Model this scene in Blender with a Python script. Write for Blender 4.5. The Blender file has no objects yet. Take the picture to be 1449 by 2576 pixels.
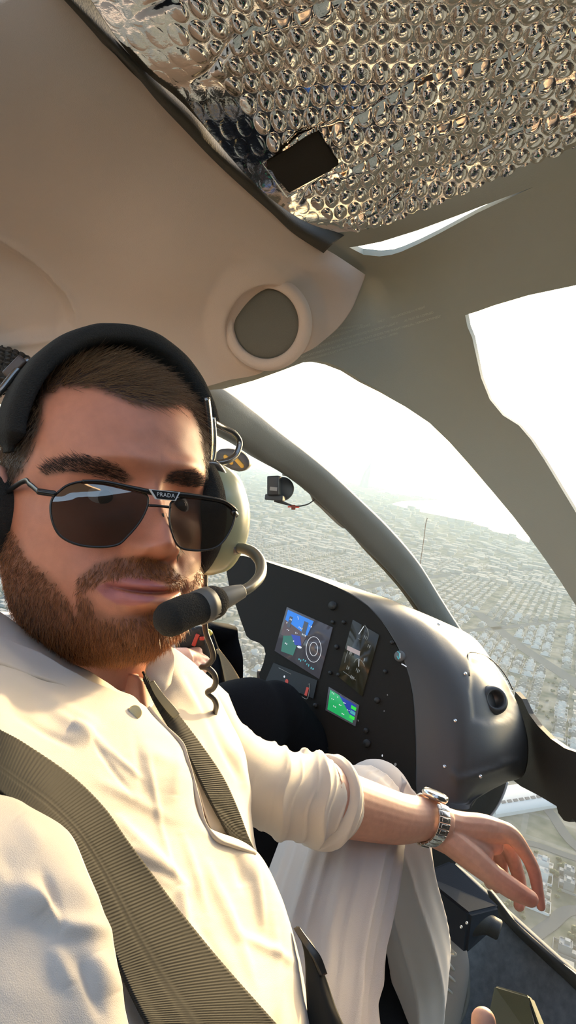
import bpy, bmesh, math, random
import numpy as np
from mathutils import Vector, Matrix, geometry
random.seed(7); RNG = np.random.default_rng(7)

# ------------------------------------------------------------------ camera
F = 1650.0                      # focal length in pixels of the 1449 x 2576 frame
ROLL, PITCH = math.radians(8.5), math.radians(5.1)
up_c = np.array([math.sin(ROLL)*math.cos(PITCH), math.cos(ROLL)*math.cos(PITCH), math.sin(PITCH)])  # world up seen by the camera
fw_c = np.array([0, 0, -1.0]); yv = fw_c - up_c*(fw_c@up_c); yv /= np.linalg.norm(yv)
xv = np.cross(yv, up_c)
RW = np.array([xv, yv, up_c])   # camera space -> world
scene = bpy.context.scene
COL = scene.collection
cam_d = bpy.data.cameras.new('camera'); cam = bpy.data.objects.new('camera', cam_d); COL.objects.link(cam)
cam_d.sensor_fit = 'VERTICAL'; cam_d.sensor_height = 24.0; cam_d.lens = F/2576*24.0
cam_d.clip_start = 0.02; cam_d.clip_end = 60000
cam.matrix_world = Matrix([list(RW[0])+[0], list(RW[1])+[0], list(RW[2])+[0], [0,0,0,1]])
scene.camera = cam

def P(px, py, d):
    v = np.array([(px-724.5)/F*d, (1288-py)/F*d, -d]); return RW @ v
def PA(a):
    a = np.asarray(a, float); d = a[..., 2]
    v = np.stack([(a[..., 0]-724.5)/F*d, (1288-a[..., 1])/F*d, -d], -1)
    return v @ RW.T
def project(w):
    c = np.asarray(w) @ RW
    return np.stack([724.5 + F*c[..., 0]/-c[..., 2], 1288 - F*c[..., 1]/-c[..., 2], -c[..., 2]], -1)
def ray(px, py):
    v = RW @ np.array([(px-724.5)/F, (1288-py)/F, -1.0]); return v/np.linalg.norm(v)
GZ = -400.0
def G(px, py):                  # pixel -> point of the ground far below
    r = ray(px, py); return r*(GZ/r[2])

# ------------------------------------------------------------------ light
SUN = RW @ np.array([0.60, 0.215, -1.0]); SUN /= np.linalg.norm(SUN)
SUN_EL = math.asin(SUN[2]); SUN_AZ = math.atan2(SUN[0], SUN[1])
scene.view_settings.view_transform = 'Standard'
scene.view_settings.look = 'None'
scene.view_settings.exposure = 0.0
scene.view_settings.gamma = 1.0
w = bpy.data.worlds.new('sky'); scene.world = w; w.use_nodes = True
nt = w.node_tree; nt.nodes.clear()
out = nt.nodes.new('ShaderNodeOutputWorld'); bg = nt.nodes.new('ShaderNodeBackground')
sky = nt.nodes.new('ShaderNodeTexSky'); sky.sky_type = 'NISHITA'; sky.sun_disc = False
sky.sun_elevation = math.radians(13); sky.sun_rotation = SUN_AZ; sky.dust_density = 4.0; sky.air_density = 1.0
nt.links.new(sky.outputs[0], bg.inputs[0]); bg.inputs[1].default_value = 0.9
nt.links.new(bg.outputs[0], out.inputs[0])
scene.cycles.max_bounces = 8; scene.cycles.transparent_max_bounces = 16
scene.cycles.volume_bounces = 0
scene.cycles.use_denoising = True
sd = bpy.data.lights.new('sun', 'SUN'); so = bpy.data.objects.new('sun', sd); COL.objects.link(so)
sd.energy = 8.6; sd.color = (1.0, 0.70, 0.36); sd.angle = math.radians(1.2)
so.rotation_euler = Vector(SUN).to_track_quat('Z', 'Y').to_euler()

# ------------------------------------------------------------------ materials
def lin(c):
    return tuple(((x/255)/12.92 if x/255 <= 0.04045 else ((x/255+0.055)/1.055)**2.4) for x in c)
MATS = {}
def mat(name, rgb, rough=0.6, metal=0.0, spec=0.5, emit=None, estr=1.0, var=0.0, vscale=20.0, bump=0.0, bscale=200.0,
        sheen=0.0, sss=0.0, trans=0.0, coat=0.0, detail=4, attr=None):
    m = bpy.data.materials.new(name); m.use_nodes = True; n = m.node_tree; b = n.nodes['Principled BSDF']
    c = tuple(rgb)+(1,)
    b.inputs['Base Color'].default_value = c; b.inputs['Roughness'].default_value = rough
    b.inputs['Metallic'].default_value = metal; b.inputs['Specular IOR Level'].default_value = spec
    if sheen: b.inputs['Sheen Weight'].default_value = sheen
    if coat: b.inputs['Coat Weight'].default_value = coat; b.inputs['Coat Roughness'].default_value = .15
    if sss:
        b.inputs['Subsurface Weight'].default_value = sss; b.inputs['Subsurface Radius'].default_value = (1, .35, .2)
        b.inputs['Subsurface Scale'].default_value = 0.004
    if emit: b.inputs['Emission Color'].default_value = tuple(emit)+(1,); b.inputs['Emission Strength'].default_value = estr
    tc = n.nodes.new('ShaderNodeTexCoord')
    src = None
    if attr:
        a = n.nodes.new('ShaderNodeVertexColor'); a.layer_name = attr; src = a.outputs['Color']
        n.links.new(src, b.inputs['Base Color'])
    if var:
        t = n.nodes.new('ShaderNodeTexNoise'); t.inputs['Scale'].default_value = vscale; t.inputs['Detail'].default_value = detail
        n.links.new(tc.outputs['Object'], t.inputs['Vector'])
        r = n.nodes.new('ShaderNodeMapRange'); r.inputs[1].default_value = .3; r.inputs[2].default_value = .7
        r.inputs[3].default_value = 1-var; r.inputs[4].default_value = 1+var
        n.links.new(t.outputs['Fac'], r.inputs[0])
        h = n.nodes.new('ShaderNodeVectorMath'); h.operation = 'SCALE'
        if src: n.links.new(src, h.inputs[0])
        else: h.inputs[0].default_value = tuple(rgb)
        n.links.new(r.outputs[0], h.inputs['Scale']); n.links.new(h.outputs[0], b.inputs['Base Color'])
    if bump:
        t = n.nodes.new('ShaderNodeTexNoise'); t.inputs['Scale'].default_value = bscale; t.inputs['Detail'].default_value = 3
        n.links.new(tc.outputs['Object'], t.inputs['Vector'])
        u = n.nodes.new('ShaderNodeBump'); u.inputs['Strength'].default_value = bump; u.inputs['Distance'].default_value = .002
        n.links.new(t.outputs['Fac'], u.inputs['Height']); n.links.new(u.outputs[0], b.inputs['Normal'])
    if trans:
        o = n.nodes['Material Output']; tl = n.nodes.new('ShaderNodeBsdfTranslucent'); tl.inputs[0].default_value = c
        mx = n.nodes.new('ShaderNodeMixShader'); mx.inputs[0].default_value = trans
        n.links.new(b.outputs[0], mx.inputs[1]); n.links.new(tl.outputs[0], mx.inputs[2]); n.links.new(mx.outputs[0], o.inputs[0])
    MATS[name] = m; return m
def glass_mat(name, tint=(1, 1, 1), gloss=0.02, veil=0.0):
    m = bpy.data.materials.new(name); m.use_nodes = True; n = m.node_tree; n.nodes.remove(n.nodes['Principled BSDF'])
    o = n.nodes['Material Output']; t = n.nodes.new('ShaderNodeBsdfTransparent'); t.inputs[0].default_value = tuple(tint)+(1,)
    g = n.nodes.new('ShaderNodeBsdfGlossy'); g.inputs['Roughness'].default_value = .03
    mx = n.nodes.new('ShaderNodeMixShader'); mx.inputs[0].default_value = gloss
    n.links.new(t.outputs[0], mx.inputs[1]); n.links.new(g.outputs[0], mx.inputs[2])
    last = mx
    if veil:  # unseen film added to the glass so sunlight veils the view outside
        d = n.nodes.new('ShaderNodeBsdfTranslucent'); d.inputs[0].default_value = (.9, .87, .8, 1)
        m2 = n.nodes.new('ShaderNodeMixShader'); m2.inputs[0].default_value = veil
        n.links.new(mx.outputs[0], m2.inputs[1]); n.links.new(d.outputs[0], m2.inputs[2]); last = m2
    n.links.new(last.outputs[0], o.inputs[0]); MATS[name] = m; return m

# ------------------------------------------------------------------ object helpers
def empty(name, label, cat, loc, group=None):
    o = bpy.data.objects.new(name, None); COL.objects.link(o); o.location = loc; o['label'] = label; o['category'] = cat
    o.empty_display_size = .02
    if group: o['group'] = group
    return o
def root_of(o):
    while o.parent: o = o.parent
    return o
def obj(name, md, m, parent=None, label=None, cat=None, kind=None, group=None, smooth=True, base=True, attr=None):
    """md = (verts Nx3 world, faces). One mesh object; children share the frame of their root."""
    V, Fc = np.asarray(md[0], float), md[1]
    if parent is not None: off = np.array(root_of(parent).location)
    elif base: off = V.mean(0); off[2] = V[:, 2].min()
    else: off = np.zeros(3)
    me = bpy.data.meshes.new(name)
    me.from_pydata((V-off).tolist(), [], Fc if isinstance(Fc, list) else Fc.tolist())
    if attr is not None:
        ca = me.color_attributes.new('Col', 'FLOAT_COLOR', 'POINT')
        ca.data.foreach_set('color', np.c_[attr, np.ones(len(attr))].astype(np.float32).ravel())
    if smooth: me.polygons.foreach_set('use_smooth', [True]*len(me.polygons))
    if smooth == 'auto': me.set_sharp_from_angle(angle=math.radians(38))
    if isinstance(m, (list, tuple)):
        for q in m: me.materials.append(q)
    else: me.materials.append(m)
    me.update()
    o = bpy.data.objects.new(name, me); COL.objects.link(o)
    if parent is not None: o.parent = parent
    else: o.location = off
    if label: o['label'] = label
    if cat: o['category'] = cat
    if kind: o['kind'] = kind
    if group: o['group'] = group
    return o
def join(*ms):
    V, Fc, n = [], [], 0
    for v, f in ms:
        v = np.asarray(v, float); V.append(v)
        Fc += [tuple(int(i)+n for i in q) for q in f]; n += len(v)
    return np.vstack(V), Fc
def catmull(pts, n, closed=False):
    pts = np.asarray(pts, float); k = len(pts)
    if k == 2 and not closed:
        t = np.linspace(0, 1, n)[:, None]; return (pts[0][None]*(1-t) + pts[1][None]*t) if pts.ndim == 2 else np.stack([pts[0]*(1-a)+pts[1]*a for a in t[:, 0]])
    m = k if closed else k-1
    t = np.linspace(0, m, n, endpoint=not closed); i = np.minimum(t.astype(int), m-1); f = t-i
    def g(j):
        if closed: return pts[j % k]
        lo = 2*pts[0]-pts[1]; hi = 2*pts[-1]-pts[-2]
        ext = np.concatenate([lo[None], pts, hi[None]]); return ext[j+1]
    p0, p1, p2, p3 = g(i-1), g(i), g(i+1), g(i+2)
    f = f.reshape((-1,)+(1,)*(pts.ndim-1))
    return .5*((2*p1)+(-p0+p2)*f+(2*p0-5*p1+4*p2-p3)*f*f+(-p0+3*p1-3*p2+p3)*f**3)
def gridfaces(nu, nv, cu=False, cv=False):
    a = np.arange(nu*nv).reshape(nu, nv)
    if cu: a = np.vstack([a, a[:1]])
    if cv: a = np.hstack([a, a[:, :1]])
    return np.stack([a[:-1, :-1], a[1:, :-1], a[1:, 1:], a[:-1, 1:]], -1).reshape(-1, 4).tolist()
def gnorm(S):
    du = np.gradient(S, axis=0); dv = np.gradient(S, axis=1); n = np.cross(du, dv)
    n /= np.linalg.norm(n, axis=-1, keepdims=True)+1e-12
    c = S.reshape(-1, 3).mean(0)
    if (n.reshape(-1, 3) @ c).mean() > 0: n = -n      # towards the viewer
    return n
def surf(grid, nu, nv, world=False):
    W = np.asarray(grid, float) if world else PA(grid)
    A = catmull(W, nu); return np.swapaxes(catmull(np.swapaxes(A, 0, 1), nv), 0, 1)
def thick(S, t, n=None):
    nu, nv = S.shape[:2]; n = gnorm(S) if n is None else n
    V = np.vstack([S.reshape(-1, 3), (S-n*t).reshape(-1, 3)]); N = nu*nv
    f = gridfaces(nu, nv); fs = [tuple(q) for q in f] + [tuple(N+i for i in q[::-1]) for q in f]
    a = np.arange(N).reshape(nu, nv); loop = list(a[0])+list(a[1:, -1])+list(a[-1, -2::-1])+list(a[-2:0:-1, 0])
    for i in range(len(loop)):
        p, q = int(loop[i]), int(loop[(i+1) % len(loop)]); fs.append((p, q, q+N, p+N))
    return V, fs
def patch(grid, nu, nv, t=0.004, disp=None):
    S = surf(grid, nu, nv)
    if disp is not None: S = S + gnorm(S)*disp[..., None]
    return thick(S, t)
def inpoly(pts, poly):
    pts = np.asarray(pts); x, y = pts[:, 0], pts[:, 1]; poly = np.asarray(poly, float); r = np.zeros(len(pts), bool); j = len(poly)-1
    for i in range(len(poly)):
        xi, yi = poly[i]; xj, yj = poly[j]
        c = ((yi > y) != (yj > y)); 
        with np.errstate(divide='ignore', invalid='ignore'): r ^= c & (x < (xj-xi)*(y-yi)/(yj-yi)+xi)
        j = i
    return r
def tps(ctrl):                 # (px,py,d) -> smooth function; inverse depth, so planes stay planes
    c = np.asarray(ctrl, float); X = c[:, :2]/500; v = 1/c[:, 2]; n = len(c)
    def U(r2): return np.where(r2 > 1e-12, r2*np.log(r2+1e-12), 0)
    K = U(((X[:, None]-X[None])**2).sum(-1)) + 1e-3*np.eye(n)
    Q = np.c_[np.ones(n), X]; A = np.block([[K, Q], [Q.T, np.zeros((3, 3))]])
    s = np.linalg.solve(A, np.r_[v, 0, 0, 0])
    def f(x, y):
        p = np.stack([np.asarray(x, float), np.asarray(y, float)], -1)/500
        k = U(((p[..., None, :]-X)**2).sum(-1)); return 1/(k@s[:n] + s[n] + p@s[n+1:])
    return f
def spline2(pts, n=None, closed=True):
    pts = np.asarray(pts, float); return catmull(pts, n or len(pts)*5, closed)
def resample(poly, step):
    out = []; k = len(poly)
    for i in range(k):
        a, b = np.array(poly[i], float), np.array(poly[(i+1) % k], float); m = max(1, int(np.linalg.norm(b-a)/step))
        for j in range(m): out.append(a+(b-a)*j/m)
    return out
def triang(outer, holes, step):
    polys = [resample(outer, step)] + [resample(h, step) for h in holes]
    V, E = [], []
    for p in polys:
        b = len(V); V += [tuple(q) for q in p]; E += [(b+i, b+(i+1) % len(p)) for i in range(len(p))]
    o = np.array(outer); xs = np.arange(o[:, 0].min(), o[:, 0].max(), step); ys = np.arange(o[:, 1].min(), o[:, 1].max(), step)
    g = np.array([(x, y) for x in xs for y in ys]); 
    if len(g):
        k = inpoly(g, outer)
        for h in holes: k &= ~inpoly(g, h)
        g = g[k]; b = np.array(V)
        if len(g): 
            dmin = np.array([((b-q)**2).sum(1).min() for q in g]); g = g[dmin > (step*.5)**2]
            V += [tuple(q) for q in g]
    r = geometry.delaunay_2d_cdt([Vector(v) for v in V], E, [], 0, 1e-6)
    v2 = np.array([tuple(v) for v in r[0]]); tri = np.array([f for f in r[2] if len(f) == 3])
    c = v2[tri].mean(1); k = inpoly(c, outer)
    for h in holes: k &= ~inpoly(c, h)
    tri = tri[k]; used = np.unique(tri); mp = -np.ones(len(v2), int); mp[used] = np.arange(len(used))
    return v2[used], mp[tri]
def shell(v2, tri, W, t):
    """sheet with thickness t behind it (away from the viewer)"""
    n = np.zeros_like(W); fn = np.cross(W[tri[:, 1]]-W[tri[:, 0]], W[tri[:, 2]]-W[tri[:, 0]])
    s = np.sign((fn*W[tri[:, 0]]).sum(1)); fn = -fn*s[:, None]
    for k in range(3): np.add.at(n, tri[:, k], fn)
    n /= np.linalg.norm(n, axis=1, keepdims=True)+1e-15
    N = len(W); V = np.vstack([W, W-n*t])
    T = np.where((s > 0)[:, None], tri[:, ::-1], tri)
    fs = [tuple(q) for q in T.tolist()] + [tuple(N+i for i in q[::-1]) for q in T.tolist()]
    ed = {}
    for q in T.tolist():
        for a, b in ((q[0], q[1]), (q[1], q[2]), (q[2], q[0])): ed[(a, b)] = 1
    for (a, b) in ed:
        if (b, a) not in ed: fs.append((b, a, a+N, b+N))
    return V, fs
def sheet(outer, depth, t=0.01, holes=(), step=40):
    v2, tri = triang(outer, list(holes), step)
    f = depth if callable(depth) else (lambda x, y: np.full(len(np.atleast_1d(x)), float(depth)))
    W = PA(np.c_[v2, f(v2[:, 0], v2[:, 1])]); return shell(v2, tri, W, t)
def plane(a, b, c):            # three (px,py,d) points: a real flat plane as a depth function
    A, B, C = P(*a), P(*b), P(*c); n = np.cross(B-A, C-A); k = n@A
    nc = n @ RW
    return lambda x, y: k/(nc[0]*(np.asarray(x, float)-724.5)/F + nc[1]*(1288-np.asarray(y, float))/F - nc[2])
def frames(C, up=None):
    T = np.gradient(C, axis=0); T /= np.linalg.norm(T, axis=1, keepdims=True)
    u = np.array(up if up is not None else RW[:, 1], float); N = []; 
    n = u - T[0]*(u@T[0]); n /= np.linalg.norm(n)
    for t in T:
        n = n - t*(n@t); n /= np.linalg.norm(n); N.append(n)
    N = np.array(N); return T, N, np.cross(T, N)
def tube(path, r, n=40, seg=16, world=False, caps=True, flat=1.0, up=None, disp=None, spl=True):
    """round-ish tube along path [(px,py,d)] with radii r; flat scales across the second axis"""
    W = np.asarray(path, float) if world else PA(path)
    r = np.full(len(W), r, float) if np.isscalar(r) else np.asarray(r, float)
    if spl: C = catmull(W, n); R = np.maximum(catmull(r[:, None], n)[:, 0], 1e-5)
    else: C, R, n = W, r, len(W)
    T, N, B = frames(C, up); a = np.linspace(0, 2*math.pi, seg, endpoint=False)
    Rm = np.repeat(R[:, None], seg, 1)
    if disp is not None: Rm = Rm + disp(np.linspace(0, 1, n)[:, None], a[None])
    S = C[:, None] + N[:, None]*(np.cos(a)[None, :, None]*Rm[..., None]) + B[:, None]*(np.sin(a)[None, :, None]*Rm[..., None]*flat)
    V = S.reshape(-1, 3); fs = [tuple(q) for q in gridfaces(n, seg, cv=True)]
    if caps:
        V = np.vstack([V, C[0], C[-1]]); k = n*seg
        for i in range(seg):
            j = (i+1) % seg; fs.append((k, i, j)); fs.append((k+1, (n-1)*seg+j, (n-1)*seg+i))
    return V, fs
def capsule(path, r, n=24, seg=14, world=False, flat=1.0, up=None):
    """tube with rounded ends"""
    W = np.asarray(path, float) if world else PA(path); r = np.full(len(W), r, float) if np.isscalar(r) else np.asarray(r, float)
    C = catmull(W, n); R = np.maximum(catmull(r[:, None], n)[:, 0], 1e-5)
    T0 = (C[0]-C[1]); T0 /= np.linalg.norm(T0); T1 = C[-1]-C[-2]; T1 /= np.linalg.norm(T1)
    an = [85, 65, 40, 18]
    h = [(C[0]+T0*R[0]*math.sin(math.radians(q)), R[0]*math.cos(math.radians(q))) for q in an]
    e = [(C[-1]+T1*R[-1]*math.sin(math.radians(q)), R[-1]*math.cos(math.radians(q))) for q in an[::-1]]
    C = np.vstack([[x[0] for x in h], C, [x[0] for x in e]]); R = np.r_[[x[1] for x in h], R, [x[1] for x in e]]
    return tube(C, R, seg=seg, world=True, flat=flat, up=up, spl=False)
def box(c, ax, ay, az, sx, sy, sz, bev=0.0):
    """box centred at c with axes ax, ay, az (world); bevelled when bev > 0"""
    bm = bmesh.new(); bmesh.ops.create_cube(bm, size=1)
    for v in bm.verts: v.co = Vector((v.co.x*sx, v.co.y*sy, v.co.z*sz))
    if bev: bmesh.ops.bevel(bm, geom=bm.edges[:]+bm.verts[:], offset=bev, segments=3, affect='EDGES', profile=.6)
    M = np.stack([ax, ay, az], 1); V = np.array([tuple(v.co) for v in bm.verts]) @ M.T + np.asarray(c)
    fs = [tuple(v.index for v in f.verts) for f in bm.faces]; bm.free(); return V, fs
def lathe(c, axis, prof, seg=40, up=None):
    """prof = [(radius, height along axis)]"""
    axis = np.asarray(axis, float); axis /= np.linalg.norm(axis); u = np.array(up if up is not None else [0.3, 0.1, 1.0]); x = u-axis*(u@axis); x /= np.linalg.norm(x); y = np.cross(axis, x)
    a = np.linspace(0, 2*math.pi, seg, endpoint=False); V = []
    for r, h in prof: V.append(np.asarray(c)+axis*h+(np.cos(a)[:, None]*x+np.sin(a)[:, None]*y)*max(r, 1e-5))
    return np.vstack(V), [tuple(q) for q in gridfaces(len(prof), seg, cv=True)]
def camdir(x, y, z): v = RW @ np.array([x, y, z], float); return v/np.linalg.norm(v)
def remesh(md, voxel, smooth=6, fac=.5):
    """melt overlapping closed pieces into one continuous surface"""
    me = bpy.data.meshes.new('tmp'); me.from_pydata(md[0].tolist(), [], [tuple(f) for f in md[1]]); o = bpy.data.objects.new('tmp', me); COL.objects.link(o)
    bm = bmesh.new(); bm.from_mesh(me); bmesh.ops.recalc_face_normals(bm, faces=bm.faces); bm.to_mesh(me); bm.free()
    q = o.modifiers.new('r', 'REMESH'); q.mode = 'VOXEL'; q.voxel_size = voxel
    s = o.modifiers.new('s', 'SMOOTH'); s.iterations = smooth; s.factor = fac
    dg = bpy.context.evaluated_depsgraph_get(); e = o.evaluated_get(dg); m2 = e.to_mesh()
    V = np.empty(len(m2.vertices)*3); m2.vertices.foreach_get('co', V); fs = [tuple(p.vertices) for p in m2.polygons]
    e.to_mesh_clear(); bpy.data.objects.remove(o); bpy.data.meshes.remove(me)
    return V.reshape(-1, 3), fs
def noise2(x, y, seed=0, oct=3):
    """smooth sum-of-waves noise, about -1..1"""
    r = np.random.default_rng(seed); s = 0; amp = 1.0; tot = 0
    for o in range(oct):
        for k in range(4):
            a = r.uniform(0, 2*math.pi); f = 2**o; s = s + amp*np.sin((x*math.cos(a)+y*math.sin(a))*f*r.uniform(.7, 1.4)+r.uniform(0, 9)); tot += amp*.6
        amp *= .5
    return s/tot
# ------------------------------------------------------------------ shared materials
liner_m = mat('liner_beige', (.62, .51, .43), .75, bump=.25, bscale=900)
seal_m = mat('rubber_dark', (.055, .048, .035), .7, bump=.3, bscale=500)
frame_m = mat('frame_grey', (.29, .30, .255), .55, bump=.15, bscale=600)
post_m = mat('post_grey', (.14, .145, .13), .5, bump=.15, bscale=600)
flange_m = mat('flange_grey', (.34, .33, .28), .4)
black_m = mat('black_plastic', (.012, .011, .009), .55, bump=.2, bscale=700)
panel_m = mat('panel_black', (.013, .010, .006), .7, spec=.25, bump=.2, bscale=600)
hood_m = mat('hood_charcoal', (.048, .045, .041), .46, spec=.6, bump=.15, bscale=1200)
screw_m = mat('screw_steel', (.7, .7, .68), .25, 1.0)
navy_m = mat('dark_cloth', (.007, .0075, .009), 1, spec=.1, bump=.4, bscale=500)
floor_m = mat('floor_carpet', (.075, .085, .10), .9, var=.25, vscale=60, bump=.6, bscale=700)
boxm = mat('box_slate', (.026, .031, .040), 1, spec=.02, bump=.3, bscale=900)
olive_m = mat('olive_grey', (.17, .165, .10), .5, bump=.2, bscale=600)
slate2_m = None
windg = glass_mat('windshield_glass', (.97, .98, .97), veil=.012)
orange_m = mat('orange_ink', (.85, .5, .08), .5)
grey_m = mat('mid_grey', (.12, .12, .115), .5)

# ------------------------------------------------------------------ depth of the front shell
DF = tps([(120,-40,.60),(330,170,.71),(620,470,.91),(745,583,1.01),(920,692,1.18),(700,950,1.16),(520,985,1.14),(1170,793,1.10),
          (1449,722,.95),(1449,400,.82),(1449,100,.66),(1250,420,.89),(1000,600,1.06),(880,622,1.09),(1250,1040,1.13),(1449,1450,1.07),
          (900,950,1.18),(1600,1600,1.02),(1360,1300,1.10),(1700,600,.80),(1700,150,.6)])
cres_top = [(878,622),(905,619),(960,608),(1050,580),(1150,543),(1250,504),(1343,470)]
cres_bot = [(1290,494),(1200,536),(1100,590),(1050,615),(1010,633),(985,641),(955,645),(915,641)]
shell_out = [(500,1000),(520,982),(565,978),(640,957),(710,932),(765,911),(790,907),(820,911),(860,926),(905,955),(960,985),(1020,1022),(1080,1064),(1130,1112),(1180,1168),
             (1235,1232),(1290,1298),(1330,1350),(1370,1405),(1410,1463),(1449,1524),(1520,1640),(1700,1960),(1900,1960),(1640,1640),(1520,1415),(1449,1290),(1410,1225),(1370,1158),
             (1335,1105),(1305,1070),(1265,1045),(1232,1005),(1210,950),(1198,895),(1188,850),(1176,822),(1170,793),(1200,784),(1245,768),(1330,743),(1449,718),(1620,680),(1900,630),
             (1900,60),(1900,-330),(900,-330),(60,-330),(40,-60),(200,120),(380,330),(560,520),(700,640),(820,730),(740,860),(640,900),(520,930)]
md = sheet(shell_out, DF, .012, holes=[cres_top+cres_bot, [(300,-160),(1780,-160),(1780,235),(1360,372),(1130,470),(945,540),(862,555),(778,525),(658,435),(492,245),(365,125)]], step=34)
obj('wall_front', md, frame_m, kind='structure', smooth='auto')

# beige liner over the door
LG = [[(120,-60,.56),(330,165,.665),(470,320,.765),(620,467,.865),(745,580,.97),(850,645,1.07),(921,692,1.155)],
      [(-60,60,.56),(180,270,.67),(330,420,.775),(500,560,.87),(690,660,.985),(830,690,1.07),(905,735,1.15)],
      [(-150,300,.62),(60,430,.735),(230,560,.835),(430,690,.92),(630,745,1.03),(780,760,1.09),(882,785,1.145)],
      [(-200,560,.76),(-20,660,.87),(150,750,.95),(350,820,1.0),(600,840,1.07),(740,835,1.11),(838,838,1.14)],
      [(-250,980,.95),(-60,1010,1.0),(150,1020,1.04),(360,1010,1.08),(515,974,1.11),(640,935,1.125),(762,890,1.135)]]
S = surf(LG, 260, 200); n = gnorm(S); pr = project(S); x, y = pr[..., 0], pr[..., 1]
pocket = [(-400,500),(-20,590),(60,638),(120,688),(165,738),(187,785),(186,822),(150,846),(80,855),(-400,900)]
pc = np.array(resample(pocket, 12)); dd = np.sqrt(np.min([(x-a)**2+(y-b)**2 for a, b in pc], axis=0))
sg = np.where(inpoly(np.c_[x.ravel(), y.ravel()], pocket).reshape(x.shape), 1, -1)*dd
sm = lambda t: t*t*(3-2*t)
disp = -.010*sm(np.clip((sg+2)/26, 0, 1)) + .004*np.exp(-((sg+6)/9)**2)
rr = np.hypot((x-668)/1.0, (y-815)/1.08)
disp += .016*sm(np.clip((165-rr)/60, 0, 1)) - .012*sm(np.clip((112-rr)/18, 0, 1))
disp += .003*noise2(x/260, y/260, 3)
S = S+n*disp[..., None]
obj('ceiling', thick(S, .012, n), liner_m, kind='structure')
# dark seal between liner and sun shade
e = [(100,-60),(200,45),(332,168),(400,248),(470,322),(545,400),(620,470),(690,532),(745,583),(820,632)]
e2 = [(150,-60),(262,60),(350,172),(420,232),(492,300),(560,380),(640,456),(700,508),(765,560),(850,600)]
dl = [.575,.62,.672,.72,.765,.82,.872,.925,.98,1.04]
g = [[(a[0]-6, a[1]+5, d-.012) for a, d in zip(e, dl)], [((a[0]+b[0])/2, (a[1]+b[1])/2, d-.016) for a, b, d in zip(e, e2, dl)], [(b[0]+16, b[1]-8, d+.012) for b, d in zip(e2, dl)]]
obj('trim_1', patch(np.swapaxes(np.array(g), 0, 1), 120, 10, .008), seal_m, kind='structure')

# ------------------------------------------------------------------ bubble foil sun shade
FG = [[(172,-80,.545),(500,-90,.535),(900,-105,.52),(1300,-110,.49),(1750,-120,.45)],
      [(335,150,.655),(560,100,.63),(900,40,.60),(1300,0,.55),(1750,-40,.50)],
      [(470,272,.74),(680,230,.72),(1000,160,.67),(1350,100,.61),(1750,50,.55)],
      [(640,464,.862),(780,410,.83),(1050,320,.765),(1350,230,.69),(1750,150,.61)],
      [(762,556,.95),(870,510,.92),(1080,430,.855),(1350,338,.765),(1750,225,.67)],
      [(850,586,1.0),(945,571,.975),(1130,500,.905),(1360,402,.815),(1750,270,.71)]]
S = surf(FG, 540, 720); n = gnorm(S)
c = S.reshape(-1, 3).mean(0); q = (S-c).reshape(-1, 3); ev, vec = np.linalg.eigh(q.T@q); ax, ay = vec[:, 2], vec[:, 1]
nn = vec[:, 0]; ch = c/np.linalg.norm(c); ay = ch-nn*(nn@ch); ay /= np.linalg.norm(ay); ax = np.cross(nn, ay); fs_ = max(.35, abs(nn@ch))
A, B = (S-c)@ax, (S-c)@ay*fs_*1.05
sp = .0200; bx, by = sp, sp*.866
A2 = A+.0015*noise2(A*30, B*30, 5); B2 = B+.0015*noise2(A*30, B*30, 6)
jr = np.round(B2/by); off = (jr % 2)*.5; ir = np.round(A2/bx-off)
best = np.full(A.shape, 9.0); idn = np.zeros(A.shape)
for dj in (-1, 0, 1):
    j = jr+dj; o_ = (np.abs(j) % 2)*.5; i = np.round(A2/bx-o_); dd = np.hypot(A2-(i+o_)*bx, B2-j*by)
    m_ = dd < best; best = np.where(m_, dd, best); idn = np.where(m_, i*57+j*131, idn)
R0 = .0088; dome = np.sqrt(np.clip(1-(best/R0)**2, 0, 1))
hsh = np.modf(np.abs(np.sin(idn*12.9898)*43758.5453))[0]
uu = np.linspace(0, 1, S.shape[0])[:, None]+0*A; vv = np.linspace(0, 1, S.shape[1])[None]+0*A
edge = sm(np.clip((vv-.17+.09*uu-.02*noise2(A*14, B*14, 8))/.09, 0, 1))
edge = np.maximum(edge, .05)
edge = np.clip(edge, 0, 1)
cre = np.zeros(A.shape)
for k, (u0, sl) in enumerate([(.15,-.5),(.36,-.5),(.60,-.24),(.72,-.17),(.97,-.29)]):
    cre = np.maximum(cre, np.exp(-((uu+.012*np.sin(vv*23+k)-u0-sl*vv)/.012)**2))
bub = .0052*dome*(.75+.4*hsh)*edge*(1-.9*cre)
cr = .0007*noise2(A*330, B*330, 11)*dome*edge*(hsh > .35) + .0003*noise2(A*120, B*120, 12)
lump = .004*noise2(A*22, B*22, 13)*(.3+.7*vv) + .012*np.exp(-((uu-.02)/.02)**2)*0
H = bub+cr+lump-.0065*cre*np.clip(vv*4-.3, 0, 1)
pq_ = project(S); pm_ = inpoly(np.c_[pq_[..., 0].ravel(), pq_[..., 1].ravel()], [(660,412),(802,326),(866,414),(722,497)]).reshape(A.shape); H = np.where(pm_, -.001, H)
H[:, 0] -= .004; H[-1] -= .004
S2 = S+n*H[..., None]
foil_m = mat('foil_silver', (.80, .74, .67), .07, 1.0, bump=.05, bscale=250)
t = empty('sun_shade', 'silver bubble-foil sun shade covering the overhead window', 'sun shade', S.reshape(-1, 3).mean(0))
obj('foil_sheet', thick(S2, .003, n), foil_m, t)
def foil_depth(px, py):
    pr = project(S2[::3, ::3]); k = np.argmin((pr[..., 0]-px)**2+(pr[..., 1]-py)**2); return pr.reshape(-1, 3)[k, 2]
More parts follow.
